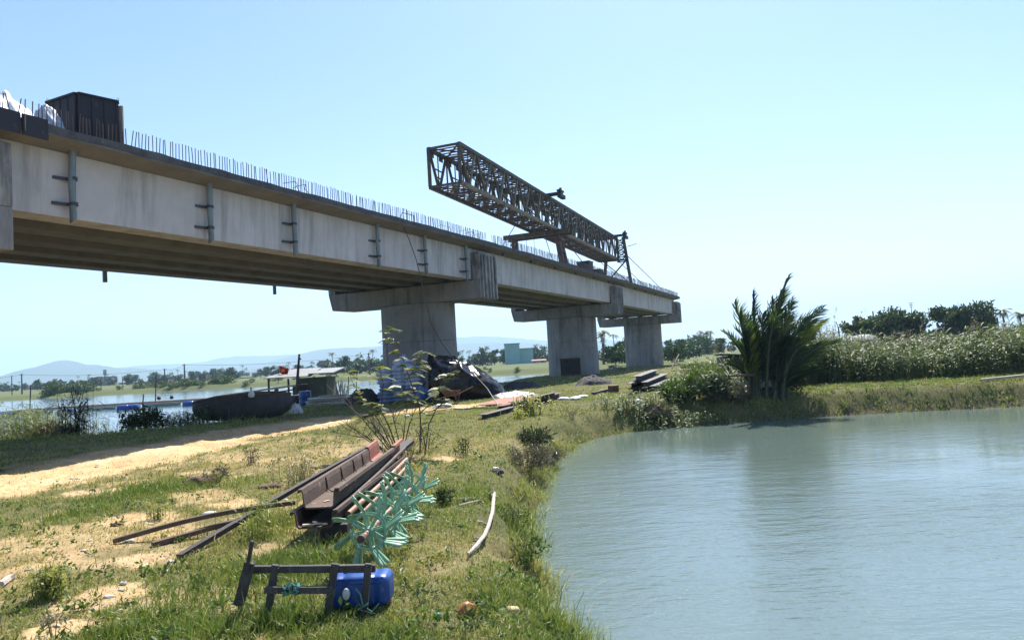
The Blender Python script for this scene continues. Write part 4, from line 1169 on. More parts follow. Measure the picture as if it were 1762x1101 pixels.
def mast():
    a = PY(509, 690, 38.5); b = PY(515, 609, 38.5)
    m_ = thing('mast', 'dark leaning wooden mast beside the hut', 'mast', (a.x, 38.5, hz(a.x, 38.5)))
    mb = MB(); mb.tube([Vector((a.x, 38.5, hz(a.x, 38.5) - .02)), a.lerp(b, .5), b], [.09, .075, .05], 8); mb.build('pole', M['wood'], m_, smooth=True)
    mb = MB(); p = a.lerp(b, .9); mb.beam(p, p + Vector((.1, 0, -.02)), .16, .08); mb.build('cleat', M['darksteel'], m_)
    f = thing('flag', 'red flag with a yellow star flying above the hut roof', 'flag', PY(479, 646, 42.4))
    p0 = PY(478, 650, 42.4); p1 = PY(480, 629, 42.4)
    mb = MB(); mb.tube([p0 + Vector((0, 0, -.35)), p1], .015, 6); mb.build('staff', M['wood'], f)
    n = 14; mm = 8; V = []
    for i in range(n):
        for j in range(mm):
            u, v = i / (n - 1), j / (mm - 1)
            V.append((p1.x + u * .52 + .03 * math.sin(v * 4), 42.4 + .09 * math.sin(u * 9 + v * 2), p1.z - .02 - v * .42 - u * .14 + .03 * math.sin(u * 7)))
    i, j = np.meshgrid(np.arange(n - 1), np.arange(mm - 1), indexing='ij')
    F = np.stack([i * mm + j, (i + 1) * mm + j, (i + 1) * mm + j + 1, i * mm + j + 1], -1).reshape(-1, 4)
    c = npmesh('cloth', np.array(V), [F], M['flag'], f, smooth=True); md = c.modifiers.new('t', 'SOLIDIFY'); md.thickness = .006
    cx, cz = p1.x + .26, p1.z - .30
    mb = MB(); vs = [Vector((cx, 42.32, cz))]
    for k in range(10):
        a_ = math.pi / 2 + k * math.pi / 5; rr_ = .12 if k % 2 == 0 else .048
        vs.append(Vector((cx + math.cos(a_) * rr_, 42.30, cz + math.sin(a_) * rr_)))
    vs2 = [v + Vector((0, .03, 0)) for v in vs]
    mb.add(vs + vs2, [(0, 1 + k, 1 + (k + 1) % 10) for k in range(10)] + [(11, 12 + (k + 1) % 10, 12 + k) for k in range(10)] + [(1 + k, 12 + k, 12 + (k + 1) % 10, 1 + (k + 1) % 10) for k in range(10)])
    mb.build('star', M['star'], c)
mast()
PLL = ['pale plank lowest in the stack right of the blue drum', 'second plank of the stack right of the blue drum', 'white plank in the middle of the stack right of the blue drum', 'grey plank askew on the stack right of the blue drum', 'topmost plank of the stack right of the blue drum', 'short plank jutting out of the stack right of the blue drum']
for k in range(6):
    p = on(572, 697); mb = MB(); mb.box((p.x + rb.uniform(-.1, .1), p.y + .1 * (k % 3) - .1, p.z + .05 + k * .075), (2.2 if k < 5 else 1.2, .5, .06), rz3(rb.uniform(-.12, .12)))
    tag(mb.build('plank', M['white'] if k in (1, 2, 4) else M['plankpale']), PLL[k], 'plank', 'planks stacked near the hut')
for k, (px, w, mt, lab) in enumerate(((583, .32, 'plankpale', 'pale bundle of sticks standing beside the hut'), (594, .24, 'white', 'white bundle leaning beside the hut wall'))):
    p = PY(px, 692, 38.0); zg = hz(p.x, 38.0); mb = MB(); 
    for q in range(7): mb.tube([(p.x + rb.uniform(-.15, .15), 38 + rb.uniform(-.1, .1), zg), (p.x + rb.uniform(-.2, .2), 38 + rb.uniform(-.1, .1), zg + rb.uniform(.6, 1.1))], .025, 5)
    tag(mb.build('stick_bundle', M[mt]), lab, 'bundle')
# plank over the water at the left shore
a = gpt(163, 757); b = gpt(235, 752)
p = PY(165, 757, 28.4); q = PY(236, 752, 29.0)
pl_ = thing('footbridge', 'narrow plank landing over the water among the reeds', 'landing', ((p.x + q.x) / 2, 28.7, -.8))
mb = MB(); mb.beam((p.x, 28.4, -.45), (q.x, 29.0, -.42), .35, .06); mb.build('plank', M['wood'], pl_)
for f in (.05, .5, .95):
    c = p.lerp(q, f); mb = MB(); mb.tube([(c.x, c.y + .1, -1.0), (c.x, c.y + .1, -.3 if f < .1 else -.4)], .035, 6); mb.build('post', M['wood'], pl_)

# --- fish cages: floating walkway with net panels and blue float drums
def cages():
    za = -.8
    def W(px, py): q = G(px, py, za + .25); return q
    pts = [(-60, 717), (0, 711), (110, 704), (225, 697), (345, 690), (430, 685), (480, 682)]
    P = [W(*p) for p in pts]
    fw = thing('floating_walkway', 'long floating fish cage walkway of planks and nets out on the river', 'walkway', (P[2].x, P[2].y, za))
    for off, nm in ((0, 'walkway_plank'), (1.6, 'walkway_plank'), (4.5, 'walkway_plank')):
        for a, b in zip(P[:-1], P[1:]):
            mb = MB(); o = Vector((0, off, 0)); d = (b - a) * .004
            mb.beam(a + o + Vector((0, 0, .02 + .05 * (off > 1))), b + o - d + Vector((0, 0, .02 + .05 * (off > 1))), .45, .10); mb.build(nm, M['woodpink'] if off != 1.6 else M['wood'], fw)
    for k, (x0, x1) in enumerate(((22, 95), (140, 203), (248, 314), (356, 420))):
        a, b = W(x0, 711 - x0 * .0605), W(x1, 711 - x1 * .0605)
        mb = MB(); n = 14; vs = []
        for i in range(n + 1):
            f = i / n; c = a.lerp(b, f) + Vector((0, -.3, 0)); sag = .10 * math.sin(f * math.pi * 3 + k)
            vs += [c + Vector((0, 0, -.02 - .04 * abs(sag))), c + Vector((0, -.14 + sag * .5, -.27))]
        vs2 = [Vector(v) + Vector((0, .03, 0)) for v in vs]
        m_ = len(vs)
        mb.add(vs + vs2, [(2 * i, 2 * i + 1, 2 * i + 3, 2 * i + 2) for i in range(n)] + [(m_ + 2 * i + 2, m_ + 2 * i + 3, m_ + 2 * i + 1, m_ + 2 * i) for i in range(n)] + [(2 * i, 2 * i + 2, m_ + 2 * i + 2, m_ + 2 * i) for i in range(n)])
        mb.build('net_panel', M['netgreen'], fw)
    for x0, x1 in ((-14, 22), (104, 131), (205, 243), (318, 336), (337, 357), (428, 448)):
        a, b = W(x0, 711 - x0 * .0605 + 1.5), W(x1, 711 - x1 * .0605 + 1.5)
        mb = MB(); d = (b - a).normalized()
        L = (b - a).length
        mb.tube([a + d * (L * f) + Vector((0, -.35, -.12)) for f in (0, .03, .1, .48, .5, .52, .9, .97, 1)], [.14, .25, .29, .29, .26, .29, .29, .25, .14], 14); mb.build('float_drum', M['blue'], fw, smooth=True)
    for px, py in ((272, 689), (294, 687.5)):
        q = W(px, py); mb = MB(); mb.lathe([(.12, 0), (.2, .12), (.18, .3), (.05, .42)], (q.x, q.y + .2, q.z + .05), (0, 0, 1), 10); mb.build('buoy', M['darksteel'], fw, smooth=True)
M['woodpink'] = pm('sun_bleached_plank', (.30, .21, .17), (.18, .13, .10), 2, .8)
M['netgreen'] = pm('green_net', (.12, .22, .17), (.07, .13, .11), 3, .8)
cages()
for k, (px, yb, yt, Yd, lab) in enumerate(((51, 708, 662, 70.0, 'thin stake standing in the river at the far left of the fish cages'), (267, 694, 644, 72.0, 'tallest thin stake standing in the river by the fish cages'), (245, 706, 678, 66.0, 'short stake in the river beside a blue float'), (612, 694, 640, 47.0, 'thin stake on the shore behind the sapling'), (598, 690, 648, 48, 'second thin stake on the shore behind the sapling'))):
    b = PY(px, yb, Yd); t = PY(px + 2, yt, Yd); mb = MB(); mb.tube([Vector((b.x, Yd, min(b.z, -1.0))), t], .055 if Yd > 50 else .03, 6); tag(mb.build('stake', M['wood'], smooth=True), lab, 'stake')

# --- beyond the palm: black shed, drums, pumps
def shed():
    Ys = 27.5; l = PY(1247, 660, Ys); r = PY(1283, 660, Ys); zg = hz(l.x, Ys); zt = PY(1262, 612, Ys).z
    s = thing('shed', 'black plastic covered shed half hidden behind the big palm', 'shed', ((l.x + r.x) / 2, Ys, zg))
    mb = MB(); mb.box(((l.x + r.x) / 2 + .25, Ys + .7, (zg + zt) / 2 + .18), ((r.x - l.x) * 1.25, 1.4, zt - zg - .35), None, .05); mb.build('cover', M['tarp'], s, bevel=.04)
    mb = MB(); mb.box(((l.x + r.x) / 2 + .3, Ys + .6, zt + .01), ((r.x - l.x) * 1.5, 1.8, .06), Matrix.Rotation(.08, 3, 'Y')); mb.build('roof', M['net'], s)
    for x in (l.x + .05, l.x + .35):
        mb = MB(); mb.tube([(x, Ys - .05, zg - .05), (x, Ys - .05, zt)], .05, 7); mb.build('post', M['wood'], s)
shed()
q = gpt(1266, 682); mb = MB()
bx = thing('steel_tank', 'open black steel tank standing below the shed on the pond corner', 'tank', q)
mb.prism([(-.42, 0), (.42, 0), (.5, .62), (.46, .62), (.39, .04), (-.39, .04), (-.46, .62), (-.5, .62)], q + Vector((0, -.3, .02)), q + Vector((0, .5, .02))); mb.build('tub', M['tarp'], bx)
mb = MB(); mb.beam(q + Vector((-.5, -.33, .64)), q + Vector((.5, -.33, .64)), .06, .06); mb.build('rim', M['rust'], bx)
def pump(px, py, w, h, label):
    q = gpt(px, py); b = thing('pump_housing', label, 'pump', q)
    mb = MB(); mb.box(q + Vector((0, 0, h * .62)), (w, w * .9, h * .72), rz3(.2), .03); mb.build('cover', M['greenpaint'], b, bevel=.09)
    mb = MB(); mb.box(q + Vector((0, 0, h * .13)), (w * 1.1, w, h * .24), rz3(.2)); mb.build('base', M['net'], b, bevel=.02)
    mb = MB(); mb.box(q + Vector((-.02, -w * .46, h * .30)), (w * .7, .05, h * .22), rz3(.2)); mb.build('grille', M['glassdark'], b)
    mb = MB(); mb.lathe([(w * .16, 0), (w * .16, .05), (w * .08, .10)], q + Vector((0, 0, h * .98)), (0, 0, 1), 12); mb.build('cap', M['net'], b)
pump(1304, 687, .36, .46, 'smaller pale green pump housing on the grass under the palm')
pump(1319, 688, .46, .58, 'larger pale green pump housing at the right under the palm')
q = gpt(1290, 683); mb = MB(); mb.beam(q + Vector((-.4, 0, .42)), q + Vector((.3, .1, .2)), .16, .04); tag(mb.build('board', M['white']), 'white board tilted beside the pump housings under the palm', 'board')
q = gpt(1257, 692); mb = MB(); mb.beam(q + Vector((-.5, 0, .08)), q + Vector((.3, .1, .1)), .2, .06); tag(mb.build('board', M['wood']), 'grey board lying in the grass below the black tank', 'board')
a = gpt(1455, 688); mb = MB(); mb.tube([a, PY(1463, 672, a.y)], .018, 6); tag(mb.build('stake', M['bamboo'], smooth=True), 'short yellow stake leaning on the dyke across the pond', 'stake')
a = gpt(1688, 657, .06); b = gpt(1790, 650, .12); mb = MB(); mb.beam(a, b, .14, .07); tag(mb.build('plank', M['plankpale']), 'long pale plank lying along the back of the dyke', 'plank')
q = gpt(1332, 717); 
mb = MB(); mb.lathe([(.02, 0), (.09, .01), (.11, .05), (.05, .09), (.01, .10)], (q.x, q.y - .25, -.61), (0, 0, 1), 10, 1.6, .8); tag(mb.build('plastic_bottle', M['white'], smooth=True), 'white plastic litter floating at the edge of the dyke', 'litter')
# ------------------------------------------------------------------ foreground: sheet piles, poles, aerator, raft frame, float can
def upile(name, label, a, b, w, h, mat, group=None, side=True):
    """one rolled U sheet pile: flat floor, flared walls, turned lips"""
    t = .016
    out = [(-w / 2 - .035, h - .03), (-w / 2 - .03, h + .004), (-w / 2 + .012, h + .004), (-w / 2 + .024, h - .04), (-w / 2 + .034, .03), (-w / 2 + .050, t), (w / 2 - .050, t), (w / 2 - .034, .03), (w / 2 - .024, h - .04), (w / 2 - .012, h + .004), (w / 2 + .03, h + .004), (w / 2 + .035, h - .03),
           (w / 2 + .022, h - .03), (w / 2 + .02, h - .012), (w / 2 - .006, h - .012), (w / 2 - .012, h - .04), (w / 2 - .020, .022), (w / 2 - .044, 0), (-w / 2 + .044, 0), (-w / 2 + .020, .022), (-w / 2 + .012, h - .04), (-w / 2 + .006, h - .012), (-w / 2 - .02, h - .012), (-w / 2 - .022, h - .03)]
    mb = MB(); mb.prism(out, a, b)
    o = mb.build(name, mat)
    return tag(o, label, 'sheet pile', group)
aU = PY(549, 875, 7.15); bU = PY(668, 786, 10.4)
du = (bU - aU).normalized()
gp = 'rusty sheet piles stacked in the grass'
M['rustpile'] = pm('sheet_pile_rust', (.105, .065, .05), (.055, .04, .035), 4, .7, .3, bump=.35, bscale=30, spots=((.20, .15, .11), 7, .60))
M['rustdust'] = pm('dusty_rust', (.125, .082, .06), (.07, .045, .035), 3.5, .85, .05, bump=.4, bscale=30, spots=((.26, .20, .14), 5, .60))
upile('sheet_pile', 'upper rusty U sheet pile of the stack, open side up with dust inside', aU, aU + du * 2.75, .34, .185, M['rustdust'], gp)
upile('sheet_pile', 'red rusty U sheet pile lying behind the dusty one on top of the stack', aU + du * 2.78 + Vector((.0, 0, .01)), bU + du * .1 + Vector((0, 0, .03)), .34, .20, M['rustred'], gp)
aL = PY(541, 909, 7.0); bL = bU + Vector((0, 0, -.17)); 
upile('sheet_pile', 'lower dark sheet pile carrying the upper ones, holding scraps at its open end', aL, aL + (bL - aL) * 1.02, .385, .16, M['rustpile'], gp)
# end stiffener straps inside the upper pile
for f in (.75, 1.35, 1.9, 2.35):
    c = aU + du * f; x = du.cross(Vector((0, 0, 1))).normalized()
    mb = MB(); mb.tube([c - x * .148 + Vector((0, 0, .175)), c - x * .128 + Vector((0, 0, .05)), c - x * .09 + Vector((0, 0, .024)), c + x * (.08 if f < .8 else -.04) + Vector((0, 0, .022))], .007, 6)
    tag(mb.build('steel_rod', M['darksteel'], smooth=True), ['bent steel rod hooked inside the near end of the dusty sheet pile', 'thin bent rod inside the dusty sheet pile, second from its near end', 'thin bent rod inside the dusty sheet pile, third from its near end', 'thin bent rod nearest the red end of the dusty sheet pile'][(.75, 1.35, 1.9, 2.35).index(f)], 'rod', 'bent rods inside the sheet pile')
c = aU + du * 2.62
mb = MB(); x = du.cross(Vector((0, 0, 1))).normalized()
mb.tube([c - x * .05 + Vector((0, 0, .05)), c - x * .0 + Vector((0, 0, .05)) + du * .1, c + x * .02 + Vector((0, 0, .1)) + du * .25, c + x * -.01 + Vector((0, 0, .3)) + du * .3, c - x * .03 + Vector((0, 0, .36)) + du * .24], .011, 7)
tag(mb.build('hose', M['plankpale'], smooth=True), 'pale bent hose rising out of the sheet pile at its red end', 'hose')
p = aU + du * 2.5 + x * .05 + Vector((0, 0, .02)); mb = MB(); mb.box(p + Vector((0, 0, .03)), (.15, .13, .05), rz3(.5), .012); tag(mb.build('foam_box', M['white'], bevel=.015), 'white foam food box lying in the sheet pile', 'box')
for k, (f, s_) in enumerate(((.25, .0), (.5, .06), (.9, -.05), (1.7, .03))):
    p = aU + du * f + x * s_ + Vector((0, 0, .022)); mb = MB(); mb.box(p, (.06, .03, .008), rz3(f * 3), .004); tag(mb.build('scrap', M['tan']), ['tan scrap of card at the near lip of the upper sheet pile', 'tan scrap inside the upper sheet pile by its right wall', 'tan scrap inside the upper sheet pile by its left wall', 'small tan scrap halfway along the dusty sheet pile'][k], 'scrap', 'scraps in the sheet pile')
dl = (bL - aL).normalized()
for k, (o1, o2, r) in enumerate(((-.07, .03, .3), (.02, .05, .9), (.09, .02, 2.0), (-.01, .10, 1.4))):
    p = aL + x * o1 + dl * o2 + Vector((0, 0, .03)); mb = MB(); mb.box(p, (.10, .035, .015), rz3(r) @ Matrix.Rotation(.15 * k, 3, 'Y'), .006); tag(mb.build('scrap', M['stone'] if k % 2 else M['tan']), ['tan chip left in the open end of the lower sheet pile', 'grey stick chip in the open end of the lower sheet pile', 'tan chip at the right of the lower sheet pile end', 'grey chip behind the others in the lower sheet pile end'][k], 'scrap', 'chips in the lower sheet pile')
# support block under the near end
q = gpt(570, 925); mb = MB(); mb.box((aL.x + .13, aL.y + .4, (aL.z + q.z) / 2 - .02), (.28, .5, aL.z - q.z + .03)); tag(mb.build('support_block', M['darksteel'], bevel=.01), 'dark block propping up the near end of the sheet pile stack', 'block')
mb = MB(); mb.box((bL.x, bL.y - .4, bL.z / 2 - .02), (.5, .14, bL.z + .02)); tag(mb.build('support_block', M['wood'], bevel=.01), 'wood block under the far end of the sheet pile stack', 'block')
# pipes along the right of the stack
for k, (a, b, r, lab) in enumerate(((PY(583, 876, 7.2), PY(696, 771, 10.6), .026, 'upper steel pipe resting along the right side of the sheet piles'), (PY(599, 884, 7.35), PY(700, 790, 10.5), .03, 'middle steel pipe right of the sheet piles, half behind the green paddle wheels'), (PY(607, 897, 7.5), PY(697, 806, 10.2), .028, 'lowest steel pipe right of the sheet piles above the grass'))):
    mb = MB(); mb.tube([a, a.lerp(b, .5) - Vector((0, 0, .012)), b], r, 10); tag(mb.build('steel_pipe', M['pipe'] if k else M['rustpile'], smooth=True), lab, 'pipe', 'steel pipes beside the sheet piles')
mb = MB(); mb.beam(PY(668, 790, 10.6), PY(704, 760, 11.4), .16, .05); tag(mb.build('steel_beam', M['darksteel']), 'short dark beam sticking up behind the far end of the sheet piles', 'steel beam')
# long dark timbers sloping off the stack
def timber(a, b, w, h, lab, mat='wood', n=8, sag=.0):
    mb = MB(); pts = [a.lerp(b, k / n) + Vector((0, 0, sag * math.sin(math.pi * k / n))) for k in range(n + 1)]
    vs = []
    for k, p in enumerate(pts):
        d = (pts[min(k + 1, n)] - pts[max(k - 1, 0)]).normalized(); xx = d.cross(Vector((0, 0, 1))).normalized(); zz = xx.cross(d)
        for sx_, sz_ in ((-1, -1), (1, -1), (1, 1), (-1, 1)): vs.append(p + xx * sx_ * w / 2 + zz * sz_ * h / 2)
    fs = [(4 * k + i, 4 * k + (i + 1) % 4, 4 * k + 4 + (i + 1) % 4, 4 * k + 4 + i) for k in range(n) for i in range(4)] + [(3, 2, 1, 0), (4 * n, 4 * n + 1, 4 * n + 2, 4 * n + 3)]
    mb.add(vs, fs); return tag(mb.build('timber', M[mat], bevel=.004), lab, 'timber', 'long timbers leaning on the sheet piles')
M['timber'] = pm('dark_old_timber', (.07, .055, .05), (.035, .028, .027), 4, .8, bump=.5, bscale=50, spots=((.16, .12, .09), 9, .62))
timber(gpt(308, 962, .02), PY(638, 767, 10.2), .06, .05, 'longest dark timber sloping from the grass up onto the left lip of the sheet piles', 'timber', sag=.015)
timber(gpt(195, 936, .03), PY(508, 864, 7.9), .06, .045, 'brown timber lying out to the left with its end on bare sand', 'woodbrown', sag=.05)
timber(gpt(262, 940, .02), PY(405, 896, 7.75), .07, .045, 'short timber on the sand between the two long ones', 'woodbrown')

# --- paddle wheel aerator lying in the grass
def aerator():
    h0 = PY(635, 913, 5.95); h1 = PY(709, 838, 8.25)
    ax = (h1 - h0).normalized()
    ae = thing('paddlewheel_aerator', 'row of mint green plastic paddle wheels on one rusty shaft in the grass', 'aerator', (h0.x, h0.y, hz(h0.x, h0.y)))
    mb = MB(); s0 = h0 - ax * .30; mb.tube([s0, h1 + ax * .12], .02, 12); mb.build('shaft', M['pipe'], ae, smooth=True)
    mb = MB(); mb.tube([s0 - ax * .005, s0 + ax * .07], .03, 12); mb.build('coupling', M['rust'], ae, smooth=True)
    up = Vector((0, 0, 1)); rgt = ax.cross(up).normalized(); upv = rgt.cross(ax).normalized()
    for w in range(5):
        c = h0.lerp(h1, w / 4); ph = .2 + w * .33
        def D(a): return rgt * math.cos(a) + upv * math.sin(a)
        mb = MB()
        for off in (-.045, .045):
            pts = [c + ax * off + D(2 * math.pi * k / 28) * .135 for k in range(29)]
            mb.tube(pts, .0095, 6, cap=False)
        mb.tube([c - ax * .065, c + ax * .065], .034, 14)
        for k in range(8):
            a = ph + k * math.pi / 4
            for off in (-.045, .045): mb.beam(c + ax * off + D(a) * .03, c + ax * off + D(a) * .135, .018, .010, up=tuple(ax))
        wh = mb.build('wheel', M['mint'], ae, smooth=True)
        for k in range(8):
            a = ph + k * math.pi / 4
            er = D(a); et = D(a + math.pi / 2)
            V = []; F = []; ns = 9
            sdir = (ax + et * .5).normalized()
            for f in range(3):
                fo = f - 1.0
                b = len(V)
                for i in range(ns):
                    t = i / (ns - 1)
                    r = .125 + .178 * t
                    tang = .075 * t * t - .012 + .018 * math.sin(t * 3.1)
                    sp_ = .019 + .026 * t; spread = fo * sp_
                    hw = sp_ * (.60 if t < .8 else .60 - 1.2 * (t - .8))
                    pc = c + er * (r - .018 * abs(fo) * t) + et * tang
                    ridge = .010
                    V += [pc + sdir * (spread - hw), pc + sdir * spread + et * ridge, pc + sdir * (spread + hw)]
                for i in range(ns - 1):
                    q = b + i * 3
                    F += [(q, q + 1, q + 4, q + 3), (q + 1, q + 2, q + 5, q + 4)]
            o = npmesh('blade', np.array([tuple(v) for v in V]), [np.array(F)], M['mint'], wh, smooth=True)
            md = o.modifiers.new('t', 'SOLIDIFY'); md.thickness = .006; md.offset = 0
aerator()

# --- raft frame of weathered timber and the float can behind it
def raft():
    Y0 = 4.95
    fr = thing('raft_frame', 'weathered grey timber raft frame standing on edge in the grass', 'raft frame', gpt(540, 1062))
    def bar(a, b, w, h, nm, y=Y0, mat='wood'):
        mb = MB(); A = PY(a[0], a[1], y); Bq = PY(b[0], b[1], y)
        n = 7; rg = random.Random(a[0])
        d = (Bq - A).normalized(); xx = d.cross(Vector((0, 1, 0))).normalized()
        vs = []
        for k in range(n + 1):
            p = A.lerp(Bq, k / n) ; j = 1 + rg.uniform(-.06, .06)
            for sx_, sy_ in ((-1, -1), (1, -1), (1, 1), (-1, 1)): vs.append(p + xx * sx_ * w / 2 * j + Vector((0, 1, 0)) * sy_ * h / 2 * j)
        fs = [(4 * k + i, 4 * k + (i + 1) % 4, 4 * k + 4 + (i + 1) % 4, 4 * k + 4 + i) for k in range(n) for i in range(4)] + [(3, 2, 1, 0), (4 * n, 4 * n + 1, 4 * n + 2, 4 * n + 3)]
        mb.add(vs, fs); return mb.build(nm, M[mat], fr, bevel=.004)
    bar((411, 1040), (430, 967), .064, .045, 'board', Y0 - .03)
    bar((424, 985), (434, 930), .022, .03, 'stake', Y0 - .055)
    bar((429, 979), (646, 977), .048, .04, 'rail', Y0 + .035)
    u2 = bar((462, 1050), (474, 971), .046, .035, 'upright', Y0 - .013)
    u3 = bar((562, 1066), (577, 969), .047, .035, 'upright', Y0 - .013)
    u4 = bar((625, 1066), (634, 969), .047, .035, 'upright', Y0 - .013)
    bar((456, 1014), (573, 1014), .042, .04, 'rail', Y0 - .057)
    bar((520, 1058), (642, 1061), .05, .04, 'rail', Y0 + .03)
    mb = MB(); p = PY(502, 1013, Y0 - .06)
    for k in range(5): mb.tube([p + Vector((-.05 + .022 * k + rb.uniform(-.014, .014), -.028 * math.cos(q), .030 * math.sin(q) + rb.uniform(-.012, .012))) for q in np.linspace(0, 6.4, 12)], rb.uniform(.006, .012), 5, cap=False)
    mb.build('rope_lashing', M['bottle'], fr, smooth=True)
    for px, py in ((479, 978), (574, 975), (631, 975)):
        mb = MB(); q = PY(px, py, Y0 - .037); mb.lathe([(.006, 0), (.006, .005)], q, (0, -1, 0), 8); mb.build('bolt', M['darksteel'], fr)
    mb = MB(); mb.tube([PY(612, 1012, Y0 - .04), PY(620, 1022, Y0 - .05), PY(624, 1040, Y0 - .045), PY(616, 1049, Y0 - .05), PY(628, 1041, Y0 - .06), PY(634, 1037, Y0 - .05)], .005, 5)
    mb.tube([PY(640, 1052, Y0 - .05), PY(632, 1046, Y0 - .05), PY(636, 1056, Y0 - .05), PY(652, 1038, Y0 - .03)], .0045, 5)
    mb.build('twine', M['bottle'], fr, smooth=True)
    # float can
    l = PY(563, 1052, 5.02); r = PY(672, 1052, 5.02); t = PY(620, 986, 5.1); zb = hz(l.x, 5.1) + .005
    cx = (l.x + r.x) / 2; w = r.x - l.x; hgt = t.z - zb; dpt = .27; cy = 5.02 + dpt / 2
    fc = thing('float_can', 'blue plastic float can lying on its side behind the raft frame', 'float can', (cx, cy, zb))
    mb = MB(); nx = 16; 
    n = 32; rings = []
    for i in range(13):
        u = i / 12 * 2 - 1
        s = (1 - abs(u) ** 7) ** .28 if abs(u) < 1 else .78
        s = max(s, .80)
        groove = .018 if i in (3, 9) else 0
        ring = []
        for k in range(n):
            a = 2 * math.pi * k / n; ca, sa = math.cos(a), math.sin(a)
            ey = abs(ca) ** .42 * (1 if ca > 0 else -1); ez = abs(sa) ** .42 * (1 if sa > 0 else -1)
            ring.append(Vector((cx + u * w / 2, cy + ey * (dpt / 2 * s - groove), zb + hgt / 2 + ez * (hgt / 2 * s - groove * .7))))
        rings.append(ring)
    vs = [v for q in rings for v in q]
    mb.add(vs, [(i * n + k, i * n + (k + 1) % n, (i + 1) * n + (k + 1) % n, (i + 1) * n + k) for i in range(12) for k in range(n)] + [tuple(range(n - 1, -1, -1)), tuple(12 * n + k for k in range(n))])
    body = mb.build('body', M['blue'], fc, smooth=True, sub=1)
    mb = MB(); c = PY(597, 1020, 5.02); mb.lathe([(.026, -.01), (.030, 0), (.030, .028), (.022, .034)], Vector((c.x, 5.018, c.z)), (0, -1, 0), 16, .8, 1.25); mb.build('cap', M['white'], fc, smooth=True)
    for f_, y_ in ((.90, .16), (.78, .03)):      # moulded ribs along the can
        mb = MB(); zr = zb + hgt * f_; yr = cy - dpt / 2 + dpt * y_ * .55 + .004
        mb.tube([(cx - w * .40, yr, zr), (cx, yr - .002, zr), (cx + w * .40, yr, zr)], .007, 6); mb.build('rib', M['blue'], body, smooth=True)
    mb = MB(); hp = [PY(585, 990, 5.1), PY(590, 984, 5.12), PY(612, 984, 5.12), PY(618, 990, 5.1)]
    mb.tube([v + Vector((.02, .06, .008)) for v in hp], .012, 8); mb.build('handle', M['blue'], fc, smooth=True)
raft()

# --- small litter and branches
pts = [(851, 857, .08), (850, 872, .09), (848, 893, .08), (841, 915, .07), (834, 934, .07), (820, 950, .06), (806, 963, .05)]
P = [gpt(*q) for q in pts]
br = thing('bleached_branch', 'bleached white branch curving over the grass near the pond', 'branch', P[3])
mb = MB(); mb.tube(P, [.020, .023, .022, .021, .020, .018, .010], 9); mb.build('limb', M['driftwood'], br, smooth=True)
mb = MB(); mb.tube([P[0], gpt(843, 858, .05), gpt(857, 860, .04)], [.027, .022, .012], 8); mb.build('stub', M['driftwood'], br, smooth=True)
for k, (q, lab) in enumerate(((((785, 863), (806, 861), (828, 861)), 'thin pale stick lying crosswise in the grass above the branch'), (((790, 874), (808, 869), (826, 865), (832, 870)), 'forked twig lying just below the thin pale stick'), (((818, 901), (828, 902), (838, 907)), 'short white stick beside the bleached branch'), (((815, 930), (824, 931)), 'stubby twig left of the bleached branch'), (((1, 1012), (14, 1002), (22, 999)), 'pale broken stick at the left edge of the photo'))):
    mb = MB(); mb.tube([gpt(a, b, .03 if k < 5 else .03 + .0 * j) for j, (a, b) in enumerate(q)] if k < 5 else [gpt(985, 1000, .02), gpt(985, 985, .1) + Vector((.1, .1, .05)), gpt(985, 985, .1) + Vector((.3, .3, .12))], .012 if k < 4 else (.03 if k == 4 else .006), 6); tag(mb.build('stick', M['driftwood'] if k != 1 else M['plankpale'], smooth=True), lab, 'stick')
def crumple(px, py, s, mat, name, lab, cat, h=.6, seed=1, asp=1.0):
    q = gpt(px, py); bm = bmesh.new(); bmesh.ops.create_icosphere(bm, subdivisions=3, radius=1)
    for v in bm.verts:
        n = v.co.normalized()
        d = 1 + .55 * (fbm(np.array([n.x * 2 + seed]), np.array([n.y * 2 + n.z * 1.7]), seed)[0] - .5) - .35 * abs(fbm(np.array([n.x * 4.1 + n.z * 3]), np.array([n.y * 4 + seed]), seed + 2)[0] - .5) * 2
        v.co = Vector((n.x * s * asp * d, n.y * s * d, max(n.z * s * h * d, -.35 * s * h)))
    me = bpy.data.meshes.new(name); bm.to_mesh(me); bm.free()
    for p in me.polygons: p.use_smooth = True
    o = bpy.data.objects.new(name, me); COL.objects.link(o); o.location = q + Vector((0, 0, .3 * s * h)); me.materials.append(mat)
    return tag(o, lab, cat)
crumple(803, 1056, .065, M['orange'], 'plastic_bag', 'orange brown crumpled bag lying in the grass at the bottom of the photo', 'bag', .95, 3)
crumple(879, 1052, .05, M['tan'], 'coconut_husk', 'tan scrap of husk in the grass right of the orange bag', 'husk', .6, 5, 1.5)
crumple(753, 1061, .03, M['bottle'], 'crushed_bottle', 'crushed green plastic bottle in the grass left of the orange bag', 'bottle', 1.0, 7)
crumple(362, 886, .085, M['white'], 'plastic_bag', 'flat white plastic bag on the sand above the brown timber', 'bag', .45, 9, 1.2)
crumple(344, 832, .16, M['soil'], 'root_clump', 'dark brown dug root clump on the grass strip at left', 'root clump', .6, 11, 1.6)
crumple(466, 838, .14, M['soil'], 'root_clump', 'flat dark earth clump on the sand left of the sheet piles', 'root clump', .35, 13, 1.4)
crumple(201, 905, .05, M['rust'], 'brick', 'broken brown brick on the bare ground at left', 'brick', .7, 15, 1.6)
crumple(856, 815, .10, M['net'], 'plastic_bag', 'small black bag with a white patch at the foot of the grey shrub', 'bag', .7, 17)
crumple(853, 807, .06, M['white'], 'paper_scrap', 'white scrap lying on top of the small black bag', 'scrap', .5, 18)
